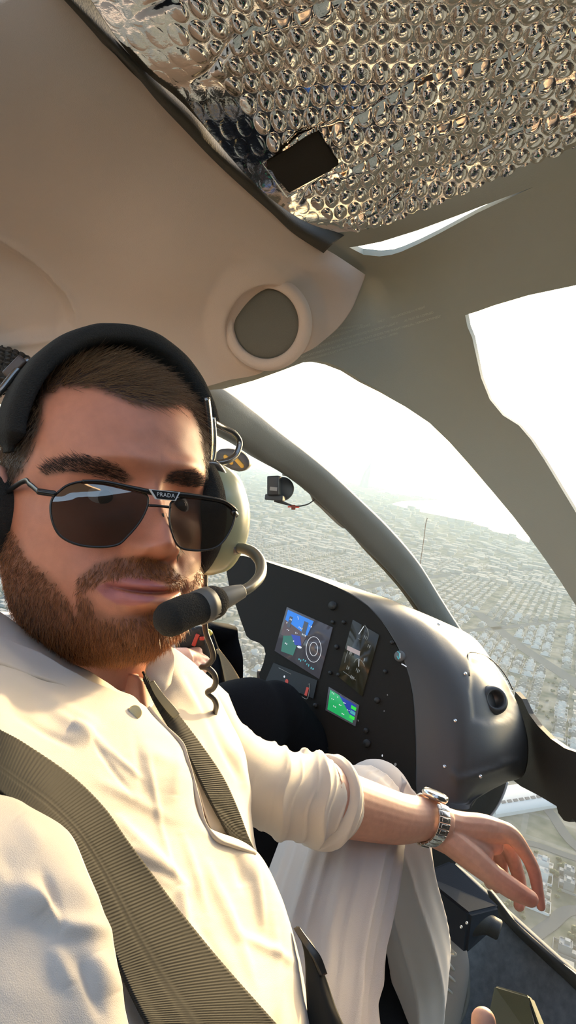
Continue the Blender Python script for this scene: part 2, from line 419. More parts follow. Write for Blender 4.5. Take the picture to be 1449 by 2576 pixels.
cq = [(676,410),(720,385),(768,352),(800,335),(812,356),(826,372),(838,394),(852,414),(812,440),(770,462),(727,485),(712,466),(694,448),(684,430),(671,424)]
dq = [foil_depth(*p) for p in [(671,415),(800,337),(852,412)]]
pq = plane((671,415,dq[0]-.006), (800,337,dq[1]-.006), (852,412,dq[2]-.006))
obj('velcro_pad', sheet(cq, pq, .004, step=30), mat('velcro_black', (.022,.019,.013), .95, bump=.8, bscale=1500), t, label='dark square hook-and-loop pad')

# ------------------------------------------------------------------ round speaker in the liner
c0 = P(668, 815, 1.035); axs = -c0/np.linalg.norm(c0)+camdir(-.16, .02, 0)*.25; axs /= np.linalg.norm(axs)
t = empty('overhead_speaker', 'round dark speaker grille set in the beige liner above the windshield', 'speaker', c0)
obj('bezel', lathe(c0, axs, [(.0535,-.01),(.0535,.0015),(.056,.0035),(.060,.0045),(.066,.0035),(.071,-.001),(.073,-.01)], 72), liner_m, t)
gm = mat('grille_grey', (.16,.155,.125), .7, bump=.5, bscale=1600)
obj('grille', lathe(c0, axs, [(.0001,.004),(.02,.0038),(.04,.002),(.050,-.001),(.0545,-.006)], 64), gm, t)

# ------------------------------------------------------------------ windshield posts
def beam(up, lo, dep, tk, n=110, cw=10):
    up = catmull(np.array([(a[0], a[1], d) for a, d in zip(up, dep)], float), n); lo = catmull(np.array([(a[0], a[1], d) for a, d in zip(lo, dep)], float), n)
    U, L = PA(up), PA(lo); T = np.gradient((U+L)/2, axis=0); T /= np.linalg.norm(T, axis=1)[:, None]
    X = (U-L)/2; C = (U+L)/2; Nn = np.cross(T, X); Nn /= np.linalg.norm(Nn, axis=1)[:, None]; s = -np.sign((Nn*C).sum(1))[:, None]; Nn = Nn*s
    prof = [(-1,-.9),(-1,-.1),(-.97,.25),(-.86,.5),(-.4,.62),(0,.64),(.4,.62),(.86,.5),(.97,.25),(1,-.1),(1,-.9),(.7,-1),(-.7,-1)]
    R = np.stack([C+X*a+Nn*(b*tk) for a, b in prof], 1)
    V = R.reshape(-1, 3); k = len(prof); fs = [tuple(q) for q in gridfaces(n, k, cv=True)]; fs += [tuple(range(k)), tuple(range(n*k-1, n*k-k-1, -1))]
    return V, fs
upper = [(470,925),(565,980),(640,1035),(700,1083),(760,1128),(830,1185),(900,1250),(980,1328),(1050,1410),(1105,1497),(1150,1568),(1200,1640)]
lower = [(430,1015),(528,1080),(600,1122),(655,1160),(708,1190),(770,1236),(838,1300),(912,1375),(978,1440),(1030,1502),(1066,1556),(1120,1640)]
dep = [1.22,1.27,1.33,1.38,1.43,1.48,1.53,1.58,1.62,1.64,1.65,1.66]
t2 = obj('trim_2', beam(upper, lower, dep, .03), post_m, kind='structure')
def strip(pa, pb, da, db=None, tk=.003, n=30):
    g = [[(a[0], a[1], d) for a, d in zip(pa, da)], [(b[0], b[1], d) for b, d in zip(pb, db or da)]]
    return thick(np.swapaxes(np.stack([catmull(PA(g[0]), n), catmull(PA(g[1]), n)]), 0, 1), tk)
obj('flange', strip([(780,1240),(830,1290),(862,1318),(885,1325)], [(788,1258),(820,1292),(858,1326),(878,1330)], [1.5,1.52,1.54,1.55]), flange_m, t2, label='light metal clip edge')
obj('flange', strip([(600,1120),(617,1124),(625,1130)], [(570,1104),(600,1126),(628,1131)], [1.36,1.37,1.38]), flange_m, t2)
obj('flange', strip([(880,1330),(930,1392),(985,1448),(1035,1505),(1072,1556)], [(868,1326),(915,1382),(966,1436),(1010,1488),(1055,1552)], [1.55,1.59,1.62,1.64,1.65]), mat('olive_edge', (.17,.14,.085), .5), t2, label='tan rubber edge along the lower post')
# dark strut seen between face and headset
obj('trim_3', beam([(430,1040),(505,1090),(560,1150)], [(400,1080),(498,1130),(540,1180)], [1.45,1.5,1.55], .02, n=20), post_m, kind='structure')

# lower right frame of the windshield
lf = [(1296,1740),(1313,1758),(1330,1795),(1352,1825),(1385,1858),(1420,1882),(1449,1892),(1560,1930),(1700,1960),(1700,2130),(1449,2070),(1440,2058),(1432,2068),(1418,2064),(1404,2045),(1400,2028),(1370,2010),(1345,1996),(1310,1978),(1290,1962),(1262,1960)]
ld = plane((1300,1750,1.44),(1300,1960,1.42),(1449,1980,1.22))
obj('wall_lower', sheet(lf, ld, .012, step=30), mat('frame_black', (.018,.015,.010), .6, bump=.2, bscale=500), kind='structure', smooth=False)
# bulkhead below the hood
bf = [(1150,1960),(1276,1968),(1268,1990),(1255,2020),(1238,2045),(1222,2062),(1195,2110),(1140,2180),(1060,2200),(1010,2160),(1010,1960)]
obj('wall_bulkhead', sheet(bf, plane((1150,1960,1.60),(1276,1968,1.62),(1140,2180,1.62)), .02, step=30), black_m, kind='structure', smooth=False)
be = [(1277,1967),(1269,1992),(1256,2021),(1239,2047),(1220,2068)]
obj('trim_4', tube([(a, b, 1.60) for a, b in be], .0026, 20, 8), mat('edge_grey', (.35,.36,.38), .3), kind='structure')

# ------------------------------------------------------------------ floor, its edge
fp = plane((1130,2330,1.62), (1449,2470,1.34), (1100,2576,1.52))
fo = [(700,2060),(1060,2140),(1135,2170),(1160,2190),(1215,2240),(1270,2290),(1330,2345),(1400,2408),(1449,2450),(1600,2590),(1500,2900),(640,2900),(560,2300)]
obj('floor', sheet(fo, fp, .03, step=50), floor_m, kind='structure')
ea = [(1225,2240),(1262,2282),(1310,2330),(1380,2392),(1449,2452),(1600,2580)]; eb = [(1240,2290),(1268,2318),(1300,2352),(1370,2418),(1449,2492),(1590,2640)]
gl = [[(a[0], a[1], float(fp(*a))-.012) for a in ea], [((a[0]+b[0])/2, (a[1]+b[1])/2, float(fp(*a))-.018) for a, b in zip(ea, eb)], [(b[0], b[1], float(fp(*b))-.004) for b in eb]]
obj('trim_5', patch(np.swapaxes(np.array(gl), 0, 1), 40, 8, .012), mat('seal_black', (.010,.009,.007), .6), kind='structure')

# ------------------------------------------------------------------ glass
gd = tps([(480,900,1.30),(800,880,1.26),(1170,760,1.16),(1449,1300,1.16),(700,1300,1.85),(1000,1500,1.9),(1300,1700,1.75),(1449,1700,1.4),(1449,2450,1.5),(1200,2250,1.75),(600,1700,2.1),(700,2100,2.0),(1250,2020,1.75),(1700,2000,1.2)])
go = [(380,930),(520,940),(790,880),(900,900),(1170,1100),(1400,1400),(1660,1860),(1660,2640),(1449,2600),(1150,2330),(700,2060),(380,1900)]
obj('window_1', sheet(go, gd, .003, step=70), windg, kind='structure')
dg_ = tps([(1160,760,1.16),(1449,700,1.0),(1449,1350,1.14),(1900,700,.8),(1900,1700,1.0),(1250,1060,1.18)])
obj('window_2', sheet([(1150,770),(1449,690),(1900,600),(1900,1990),(1700,1700),(1449,1310),(1290,1100),(1200,980)], dg_, .003, step=70), windg, kind='structure')
obj('window_3', sheet([(860,600),(1360,440),(1360,500),(960,670),(860,640)], lambda a, b: DF(a, b)+.03, .003, step=40), windg, kind='structure')

# rear of the cabin: bulkhead, door pillar and rear seats behind the camera (seen in reflections)
def wbox(name, cx, cy, cz, sx, sy, sz, m, bev=.01, **k):
    c = RW @ np.array([cx, cy, cz]); return obj(name, box(c, RW[:, 0], RW[:, 1], RW[:, 2], sx, sy, sz, bev), m, **k)
trim_dark = mat('rear_trim_dark', (.05,.045,.04), .8)
wbox('wall_rear', .15, -.55, 1.25, 2.0, 1.3, .04, trim_dark, kind='structure')
wbox('wall_right', .66, -.33, .15, .04, 1.4, 2.2, trim_dark, kind='structure')
wbox('wall_left', -1.0, -.1, .55, .04, 1.5, 1.3, liner_m, kind='structure')
wbox('floor_rear', -.1, -1.0, .45, 1.9, .04, 1.5, trim_dark, kind='structure')
wbox('ceiling_side', -.62, .66, -.45, .9, .04, .9, liner_m, kind='structure')
obj('wall_door', sheet([(-1900,1480),(420,1560),(420,2700),(-1900,2700)], lambda a, b: np.full(np.shape(a), 1.5), .04, step=200), liner_m, kind='structure', smooth=False)
wbox('ceiling_rear', .15, .62, .75, 1.5, .04, 1.1, liner_m, kind='structure')
# ------------------------------------------------------------------ instrument console
PP = plane((600,1410,1.62), (1000,1600,1.345), (1042,1985,1.22))
def on(x, y, off=0.0): return PA(np.stack([np.asarray(x, float), np.asarray(y, float), PP(x, y)], -1)) + pn*off
_a, _b, _c = PA([(600,1410,float(PP(600,1410))), (1000,1600,float(PP(1000,1600))), (1042,1985,float(PP(1042,1985)))])
pn = np.cross(_b-_a, _c-_a); pn /= np.linalg.norm(pn); pn = -pn*np.sign(pn@_a)
def flat(poly, off, t=.0008, step=400, f=None):
    f = f or PP; v2, tri = triang(poly, [], step); W = PA(np.c_[v2, f(v2[:, 0], v2[:, 1])])+pn*off; return shell(v2, tri, W, t)
def quad(q): return lambda s, t: np.array(q[0])*(1-s)*(1-t)+np.array(q[1])*s*(1-t)+np.array(q[2])*s*t+np.array(q[3])*(1-s)*t
t = empty('instrument_console', 'black instrument console with charcoal hood and two lit displays', 'instrument console', P(950, 1900, 1.4))
face = [(575,1402),(590,1398),(612,1398),(660,1410),(740,1436),(800,1458),(850,1478),(890,1500),(925,1524),(960,1562),(990,1612),(1015,1660),(1030,1705),(1039,1760),(1043,1820),(1045,1900),(1046,1990),(1000,1975),(930,1945),(850,1915),
        (800,1885),(760,1850),(735,1800),(700,1765),(672,1735),(655,1712),(652,1695),(662,1670),(668,1645),(664,1628),(652,1617),(630,1609),(620,1600),(606,1562),(592,1520),(577,1478),(570,1440),(568,1415)]
obj('panel_face', sheet(face, PP, .03, step=45), panel_m, t, smooth=False)
# hood: grid from the rim of the face round to the outer edge
hg = [[(566,1425),(564,1412),(566,1402),(572,1394),(580,1392)],
      [(600,1398),(602,1396),(604,1394),(607,1393),(612,1395)],
      [(740,1436),(742,1433),(745,1431),(748,1431),(752,1434)],
      [(850,1478),(858,1474),(868,1472),(880,1474),(900,1484)],
      [(908,1511),(940,1506),(975,1508),(1015,1522),(1060,1545)],
      [(960,1562),(1010,1556),(1065,1558),(1120,1572),(1180,1596)],
      [(1010,1648),(1066,1640),(1125,1638),(1180,1642),(1242,1668)],
      [(1036,1735),(1098,1728),(1165,1722),(1230,1722),(1290,1742)],
      [(1044,1830),(1110,1825),(1180,1822),(1250,1820),(1327,1855)],
      [(1046,1910),(1115,1915),(1180,1918),(1255,1925),(1320,1945)],
      [(1047,1985),(1100,2008),(1165,2015),(1195,1996),(1275,1968)],
      [(1060,2010),(1110,2018),(1175,2025),(1195,2012),(1240,1985)]]
roff = [0,.02,.04,.07,.08,.05,.02,.005,0,0,0,0]
bul = [0,-.02,-.035,-.025,.03]; ext = [0,.005,.02,.045,.09]
HG = [[(x, y, float(PP(np.clip(x,560,1045+.3*(x-1045)) if x > 1045 else x, y))*0+ (float(PP(row[0][0], row[0][1]))+bul[k]*min(1, max(0.15, (i-1)/4))+ext[k]+roff[i]*min(1, k/2.5))) for k, (x, y) in enumerate(row)] for i, row in enumerate(hg)]
HS = surf(HG, 150, 60); hn = gnorm(HS); pr = project(HS); hx, hy = pr[..., 0], pr[..., 1]
# moulded pocket for the air outlet
pk = [(1180,1650),(1215,1655),(1262,1690),(1290,1730),(1302,1765),(1295,1800),(1270,1818),(1225,1826),(1185,1815),(1178,1740)]
pcs = np.array(resample(pk, 8)); dd = np.sqrt(np.min([(hx-a)**2+(hy-b)**2 for a, b in pcs], axis=0)); ins = inpoly(np.c_[hx.ravel(), hy.ravel()], pk).reshape(hx.shape)
HS = HS + hn*(-.006*sm(np.clip(np.where(ins, dd, -dd)/16, 0, 1)))[..., None]
lip = np.array([(1140,1945),(1150,1962),(1200,1948),(1250,1932),(1300,1912)]); lp = np.array(resample(lip, 6)[:-20])
dl2 = np.sqrt(np.min([(hx-a)**2+(hy-b)**2 for a, b in lp], axis=0)); HS = HS + hn*(.004*np.exp(-(dl2/7)**2))[..., None]
hood = obj('hood', thick(HS, .008, hn), hood_m, t, label='charcoal moulded hood with a glossy sunlit top')
hf = lambda px, py: (lambda q: q.reshape(-1, 3)[np.argmin((q[..., 0]-px)**2+(q[..., 1]-py)**2), 2])(project(HS))
c0 = P(1243, 1760, hf(1243,1760)-.006); av = hn.reshape(-1,3)[np.argmin((hx-1243)**2+(hy-1760)**2)]*.4-c0/np.linalg.norm(c0)*.6; av /= np.linalg.norm(av)
vent = obj('air_vent', lathe(c0, av, [(.030,-.012),(.029,0),(.024,.008),(.019,.011),(.0165,.009),(.015,.002),(.012,-.010),(.0001,-.011)], 40), mat('vent_black', (.03,.03,.03), .35), hood, label='round black eyeball air outlet')
obj('vent_bore', lathe(c0, av, [(.0145,.001),(.0145,-.02),(.0001,-.02)], 24), black_m, vent) if False else None
for (x, y) in [(1170,1695),(1145,1813),(1118,1928),(1208,1953),(1103,1571)]:
    s0 = P(x, y, hf(x, y)-.001); obj('screw', lathe(s0, -s0, [(.0001,.0016),(.0022,.0015),(.0034,.0006),(.0038,-.002)], 14), screw_m, hood)
# groove line above the pocket
gv = [(1181,1700),(1178,1668),(1179,1643),(1195,1642),(1225,1652),(1255,1678),(1275,1705),(1290,1735)]
obj('groove', tube([(a, b, hf(a, b)+.0004) for a, b in gv], .0012, 50, 8), black_m, hood)
# side face of the console beneath the hood (lower lip)
lo = [(1047,1980),(1100,2000),(1190,1990),(1212,1985),(1214,1998),(1200,2010),(1188,2028),(1150,2038),(1060,2034),(1010,2020),(1000,1968)]
obj('lower_skirt', sheet(lo, plane((1047,1985,1.24),(1200,1990,1.33),(1060,2050,1.25)), .03, step=40), hood_m, t, smooth=False)
ped = [(720,1790),(800,1875),(850,1908),(930,1940),(1000,1968),(1046,1988),(1050,2100),(1010,2230),(700,2060),(640,1900)]
obj('pedestal', sheet(ped, plane((720,1790,1.50),(1046,1985,1.27),(800,2060,1.45)), .04, step=50), panel_m, t, smooth=False)

# --- main display (two square screens side by side)
Q = [(727,1535),(831,1582),(800,1698),(699,1635)]; q = quad(Q)
scr_dark = mat('screen_dark', (.02,.02,.022), .15, emit=(.045,.045,.055), estr=1.0)
sky_e = mat('screen_blue', (.0,.05,.2), .2, emit=(.02,.17,.62)); brn_e = mat('screen_brown', (.05,.02,.01), .2, emit=(.055,.028,.022))
wht_e = mat('screen_white', (.3,.3,.3), .3, emit=(.55,.57,.6)); grn_e = mat('screen_green', (.0,.2,.05), .2, emit=(.02,.30,.09))
dgrn_e = mat('screen_dim_green', (0,.06,.03), .2, emit=(.015,.085,.045)); dbl_e = mat('screen_navy', (0,.01,.1), .2, emit=(.015,.03,.28)); cya_e = mat('screen_cyan', (0,.1,.1), .2, emit=(.06,.3,.34))
bright_grn = mat('screen_bright_green', (0,.3,.02), .2, emit=(.03,.55,.03)); dim_w = mat('panel_print', (.25,.25,.22), .6, emit=(.06,.06,.055))
red_e = mat('panel_red', (.3,.02,.01), .5, emit=(.22,.03,.02)); pink_m = mat('panel_pink_label', (.45,.36,.34), .6, emit=(.10,.08,.07)); mag_e = mat('screen_plum', (.05,.0,.01), .2, emit=(.07,.02,.03))
def P4(s0, s1, t0, t1, q=q): return [tuple(q(s0,t0)), tuple(q(s1,t0)), tuple(q(s1,t1)), tuple(q(s0,t1))]
scr = obj('main_display', flat(P4(-.05,1.05,-.05,1.06), .003, .004), scr_dark, t, label='lit glass flight display with blue and brown horizon')
def on_scr(name, poly, m, off=.0046, parent=scr, th=.0004): return obj(name, flat(poly, off, th), m, parent, smooth=False)
on_scr('horizon_sky', [tuple(q(*p)) for p in [(0,0),(.62,.0),(.56,.36),(.1,.27),(0,.25)]], sky_e)
on_scr('horizon_ground', [tuple(q(*p)) for p in [(0,.25),(.1,.27),(.56,.36),(.50,.62),(.0,.62)]], brn_e)
on_scr('inset_map', [tuple(q(*p)) for p in [(.06,.62),(.24,.52),(.40,.66),(.38,.92),(.10,.98)]], dgrn_e, .005)
on_scr('inset_map', [tuple(q(*p)) for p in [(.22,.50),(.42,.44),(.50,.62),(.36,.68)]], dbl_e, .0053)
def stroke(name, pts, r, m, parent=scr, off=.0056, closed=False, n=None):
    W = on([a for a, b in pts], [b for a, b in pts], off)
    if closed: W = np.vstack([W, W[:1]])
    obj(name, tube(W, r, n or max(8, len(W)*3), 6, world=True, up=pn, spl=len(W) > 2), m, parent)
def ell(cx, cy, rx, ry, k=28, tilt=0.0): return [(cx+rx*math.cos(a)*math.cos(tilt)-ry*math.sin(a)*math.sin(tilt), cy+rx*math.cos(a)*math.sin(tilt)+ry*math.sin(a)*math.cos(tilt)) for a in np.linspace(0, 2*math.pi, k, endpoint=False)]
stroke('compass_ring', ell(792,1635,19,32), .0006, wht_e, closed=True); stroke('compass_ring', ell(792,1634,10,17), .0006, wht_e, closed=True)
stroke('pointer', [(752,1552),(754,1560)], .0006, wht_e, n=3)
on_scr('value_box', ell(756,1629,6,3,12,.3), wht_e, .0056)
rng = random.Random(3)
def glyphs(parent, q, cells, m, s=.03, off=.0056):
    """rows of small readout marks, one mesh"""
    parts = []
    for (u, v, k) in cells:
        for i in range(k):
            a = u+i*s*1.3; w_ = s*.9*rng.uniform(.5, 1); h_ = s*1.4
            parts.append(flat([tuple(q(a, v)), tuple(q(a+w_, v)), tuple(q(a+w_, v+h_*rng.choice([.35,.6,1]))), tuple(q(a, v+h_*.9))], off, .0003))
    obj('readout', join(*parts), m, parent, smooth=False)
glyphs(scr, q, [(.10,.17,2),(.05,.28,1),(.56,.12,2),(.34,.25,3),(.45,.36,3),(.10,.43,2),(.30,.40,2),(.14,.74,2),(.30,.60,1)], wht_e, .026)
glyphs(scr, q, [(.52,.90,2),(.62,.86,2),(.72,.90,2),(.83,.92,2)], cya_e, .034)
on_scr('speed_tape', P4(.08,.15,.12,.38), scr_dark, .0052); on_scr('altitude_tape', P4(.42,.52,.08,.42), scr_dark, .0052)
# --- second display: moving map
Q2 = [(833,1736),(898,1775),(890,1820),(826,1785)]; q2 = quad(Q2)
s2 = obj('map_display', flat(P4(-.08,1.08,-.1,1.1,q2), .003, .004), scr_dark, t, label='small lit map display in green and blue')
on_scr('map_land', [tuple(q2(*p)) for p in [(0,0),(.35,0),(.98,.85),(.98,1),(0,1)]], grn_e, parent=s2)
on_scr('map_sea', [tuple(q2(*p)) for p in [(.35,0),(1,0),(1,.86)]], dbl_e, parent=s2)
for k in range(3): on_scr('soft_key', P4(.84,1.03,.12+.26*k,.30+.26*k,q2), bright_grn if k != 1 else cya_e, .0052, s2)
glyphs(s2, q2, [(.08,.06,2),(.30,.10,1),(.1,.35,2),(.4,.42,2),(.2,.65,2),(.55,.78,2),(.55,.2,2),(.72,.45,2)], wht_e, .045)
# --- engine display in the middle: gauges
Q3 = [(893,1568),(948,1600),(908,1742),(857,1700)]; q3 = quad(Q3)
s3 = obj('engine_display', flat(P4(-.1,1.1,-.04,1.04,q3), .003, .003), mat('screen_off', (.012,.011,.008), .2, emit=(.012,.011,.006)), t)
stroke('needle', [(905,1597),(918,1577)], .0008, wht_e, s3, n=4); stroke('gauge_arc', [(920,1574),(927,1585),(929,1600),(925,1612)], .0006, dim_w, s3)
stroke('gauge_arc', [(893,1668),(900,1659),(909,1661),(917,1670),(919,1678)], .0006, dim_w, s3); stroke('needle', [(906,1660),(905,1678)], .0006, wht_e, s3, n=4)
stroke('gauge_arc', [(878,1640),(873,1654),(870,1668)], .0006, dim_w, s3); stroke('scale_line', [(866,1690),(880,1700),(898,1712)], .0005, dim_w, s3)
stroke('scale_line', [(903,1607),(909,1611)], .0005, dim_w, s3, n=3)
on_scr('value_label', [(877,1625),(909,1640),(907,1651),(875,1636)], pink_m, .0056, s3)
glyphs(s3, q3, [(.55,.10,2),(.8,.2,2),(.2,.75,2),(.45,.85,3),(.6,.68,3),(.15,.5,2),(.8,.45,1)], dim_w, .05)
# --- small parts of the panel
def knob(x, y, r, h, m, name='knob', **k):
    c = on(x, y, 0.0); return obj(name, lathe(c, pn, [(r*1.05,-.002),(r,h*.5),(r*.92,h),(.0001,h)], 18), m, t, **k)
for x, y, r in [(838,1524,.010),(838,1566,.004),(866,1566,.004),(848,1628,.005),(987,1617,.004),(832,1693,.004),(853,1698,.004),(970,1690,.004),(950,1762,.006),(922,1838,.005),(924,1870,.008),(795,1775,.005),(712,1741,.004)]:
    knob(x, y, r, .006, black_m)
gg = knob(1006,1651,.011,.006, grey_m, 'clock_gauge', label='small round gauge near the edge of the console')
stroke('gauge_mark', [(1003,1640),(1008,1646),(1006,1660),(1002,1652)], .0008, cya_e, gg, .0075); stroke('gauge_mark', [(1010,1645),(1010,1658)], .0006, wht_e, gg, .0075, n=4)
stroke('toggle_switch', [(1012,1671),(1018,1674),(1024,1678)], .0012, wht_e, t, .004)
radio = [(690,1668),(800,1712),(790,1758),(756,1744),(735,1770),(668,1718)]
rd = obj('radio_stack', flat(radio, .004, .006), black_m, t, smooth=False)
stroke('bezel_line', [(704,1681),(735,1697)], .0005, dim_w, rd, .005, n=4); stroke('bezel_line', [(778,1722),(782,1724),(776,1758),(760,1752)], .0006, dim_w, rd, .005)
on_scr('red_key', ell(724,1715,4,6,12), red_e, .005, rd); on_scr('red_panel', [(774,1729),(780,1731),(774,1752),(768,1749)], red_e, .005, rd); on_scr('oval_key', ell(739,1751,8,3.5,14,.25), wht_e, .005, rd)
on_scr('white_key', ell(718,1703,2,3,8), wht_e, .005, rd)
on_scr('red_lamp', ell(769,1850,6,12,12,.1), red_e, .002, t)
glyphs(t, quad([(775,1835),(860,1895),(850,1920),(770,1870)]), [(.05,.1,4),(.2,.45,4),(.5,.3,4),(.6,.7,5)], dim_w, .03, .002)
on_scr('white_key', ell(996,1923,3,4,10), dim_w, .003, t); on_scr('white_key', ell(963,1901,1.5,3,8), wht_e, .003, t)
glyphs(t, quad([(640,1440),(1000,1640),(990,1850),(760,1780)]), [(.70,.2,1),(.93,.55,1),(.9,.75,1),(.62,.95,1)], dim_w, .012, .002)
cl = box(P(655,1702,1.56), RW[:,0], RW[:,1], RW[:,2], .016, .03, .02, .003); obj('bracket', cl, grey_m, t)
# ------------------------------------------------------------------ ground, sea, city
def ground_mat():
    m = bpy.data.materials.new('city_ground'); m.use_nodes = True; n = m.node_tree; b = n.nodes['Principled BSDF']; b.inputs['Roughness'].default_value = .9; b.inputs['Specular IOR Level'].default_value = .0
    tc = n.nodes.new('ShaderNodeTexCoord'); mp = n.nodes.new('ShaderNodeMapping'); mp.inputs['Rotation'].default_value = (0, 0, ROT)
    n.links.new(tc.outputs['Object'], mp.inputs[0])
    br = n.nodes.new('ShaderNodeTexBrick'); br.inputs['Scale'].default_value = 1/100; br.inputs['Mortar Size'].default_value = .035; br.inputs['Brick Width'].default_value = 1.5; br.inputs['Row Height'].default_value = .62
    br.inputs['Color1'].default_value = (.080,.088,.085,1); br.inputs['Color2'].default_value = (.045,.060,.055,1); br.inputs['Mortar'].default_value = (.10,.115,.125,1)
    n.links.new(mp.outputs[0], br.inputs[0])
    nz = n.nodes.new('ShaderNodeTexNoise'); nz.inputs['Scale'].default_value = .02; nz.inputs['Detail'].default_value = 8; n.links.new(tc.outputs['Object'], nz.inputs[0])
    cr = n.nodes.new('ShaderNodeValToRGB'); cr.color_ramp.elements[0].position = .38; cr.color_ramp.elements[0].color = (.012,.026,.014,1); cr.color_ramp.elements[1].position = .62; cr.color_ramp.elements[1].color = (.19,.185,.16,1)
    n.links.new(nz.outputs['Fac'], cr.inputs[0]); mx = n.nodes.new('ShaderNodeMix'); mx.data_type = 'RGBA'; mx.inputs[0].default_value = .55
    n.links.new(br.outputs[0], mx.inputs[6]); n.links.new(cr.outputs[0], mx.inputs[7]); n.links.new(mx.outputs[2], b.inputs['Base Color']); return m
ROT = math.radians(24)
h0 = np.array([SUN[0], SUN[1]])
def xy(px, py): g = G(px, py); return (g[0], g[1])
coast = [(2600,1760),(1800,1480),(1600,1432),(1449,1392),(1379,1372),(1320,1362),(1290,1347),(1240,1336),(1222,1326),(1180,1314),(1120,1299),(1050,1286),(984,1267),(1010,1260),(1108,1257),(1050,1248),(990,1243),(950,1236),(975,1230),(930,1212),(870,1203),(820,1195),(700,1180),(500,1140)]
LP_ = [xy(*p) for p in coast] + [(-30000, 14000), (-30000, -6000), (9000, -6000), (9000, xy(2600,1760)[1])]
v2 = np.array(LP_); r = geometry.delaunay_2d_cdt([Vector(p) for p in LP_], [(i, (i+1) % len(LP_)) for i in range(len(LP_))], [], 1, 1e-6)
vv_ = np.array([tuple(p) for p in r[0]]); land = (np.c_[vv_, np.full(len(vv_), GZ)], [tuple(f) for f in r[2]])
def slab(md, h):
    V, Fc = md; N = len(V); ed = {}
    Fc = [f if np.cross(V[f[1]]-V[f[0]], V[f[2]]-V[f[0]])[2] > 0 else f[::-1] for f in Fc]
    for f in Fc:
        for i in range(len(f)): ed[(f[i], f[(i+1) % len(f)])] = 1
    fs = list(Fc)+[tuple(N+i for i in f[::-1]) for f in Fc]
    for (a, b) in ed:
        if (b, a) not in ed: fs.append((b, a, a+N, b+N))
    return np.vstack([V, V-np.array([0, 0, h])]), fs
obj('ground', slab(land, 6), ground_mat(), kind='structure', smooth=False, base=False)
isl = [xy(*p) for p in [(780,1164),(860,1172),(945,1180),(1040,1192),(1085,1197),(1040,1199),(960,1192),(900,1186),(800,1178)]]
r = geometry.delaunay_2d_cdt([Vector(p) for p in isl], [(i, (i+1) % len(isl)) for i in range(len(isl))], [], 1, 1e-6)
obj('ground_far_shore', slab((np.c_[np.array([tuple(p) for p in r[0]]), np.full(len(r[0]), GZ+4)], [tuple(f) for f in r[2]]), 6), mat('far_sand', (.07,.075,.06), 1, spec=0), kind='structure', smooth=False, base=False)
sea_m = mat('sea_water', (.05,.06,.06), .28, bump=.6, bscale=.02)
for nd in sea_m.node_tree.nodes:
    if nd.type == 'BUMP': nd.inputs['Distance'].default_value = 6.0
obj('sea', (np.array([(-40000,-20000,GZ-3),(40000,-20000,GZ-3),(40000,60000,GZ-3),(-40000,60000,GZ-3),(-40000,-20000,GZ-30),(40000,-20000,GZ-30),(40000,60000,GZ-30),(-40000,60000,GZ-30)], float), [(0,1,2,3),(7,6,5,4),(0,4,5,1),(1,5,6,2),(2,6,7,3),(3,7,4,0)]), sea_m, kind='structure', smooth=False, base=False)
# roads
asph = mat('asphalt', (.055,.065,.075), 1.0, spec=.0)
ROADS = []
def near_road(x, y): return any((np.hypot(C[:, 0]-x, C[:, 1]-y) < wd*.5+11).any() for C, wd in ROADS) or math.hypot(x-HG_[0], y-HG_[1]) < 92 or any(math.hypot(x-q[0], y-q[1]) < 20 for q in POOLS)
HG_ = G(1300, 2015); POOLS = [G(1188,2187), G(1207,2201)]
def road(pts, wd, m=asph, z=.6):
    C = catmull(np.array([xy(*p) for p in pts]), 40); ROADS.append((catmull(C, 300), wd)); T = np.gradient(C, axis=0); T /= np.linalg.norm(T, axis=1)[:, None]; Nn = np.c_[-T[:, 1], T[:, 0]]
    V = np.vstack([np.c_[C+Nn*wd/2, np.full(40, GZ+z)], np.c_[C-Nn*wd/2, np.full(40, GZ+z)]]); f = [(i, i+1, 41+i, 40+i) for i in range(39)]
    obj('road', slab((V, f), .5), m, kind='structure', smooth=False, base=False)
road([(1620,2330),(1449,2290),(1380,2330),(1300,2390),(1250,2440)], 13); road([(1200,1540),(1300,1620),(1449,1720),(1600,1850)], 40); road([(1190,1980),(1300,1960),(1380,2040),(1449,2130),(1600,2230)], 14)
road([(640,1570),(700,1540),(900,1480),(1200,1440),(1449,1430)], 34); road([(1449,1560),(1350,1570),(1150,1590),(1000,1600)], 22); road([(1200,2130),(1320,2120),(1449,2160),(1600,2200)], 12)
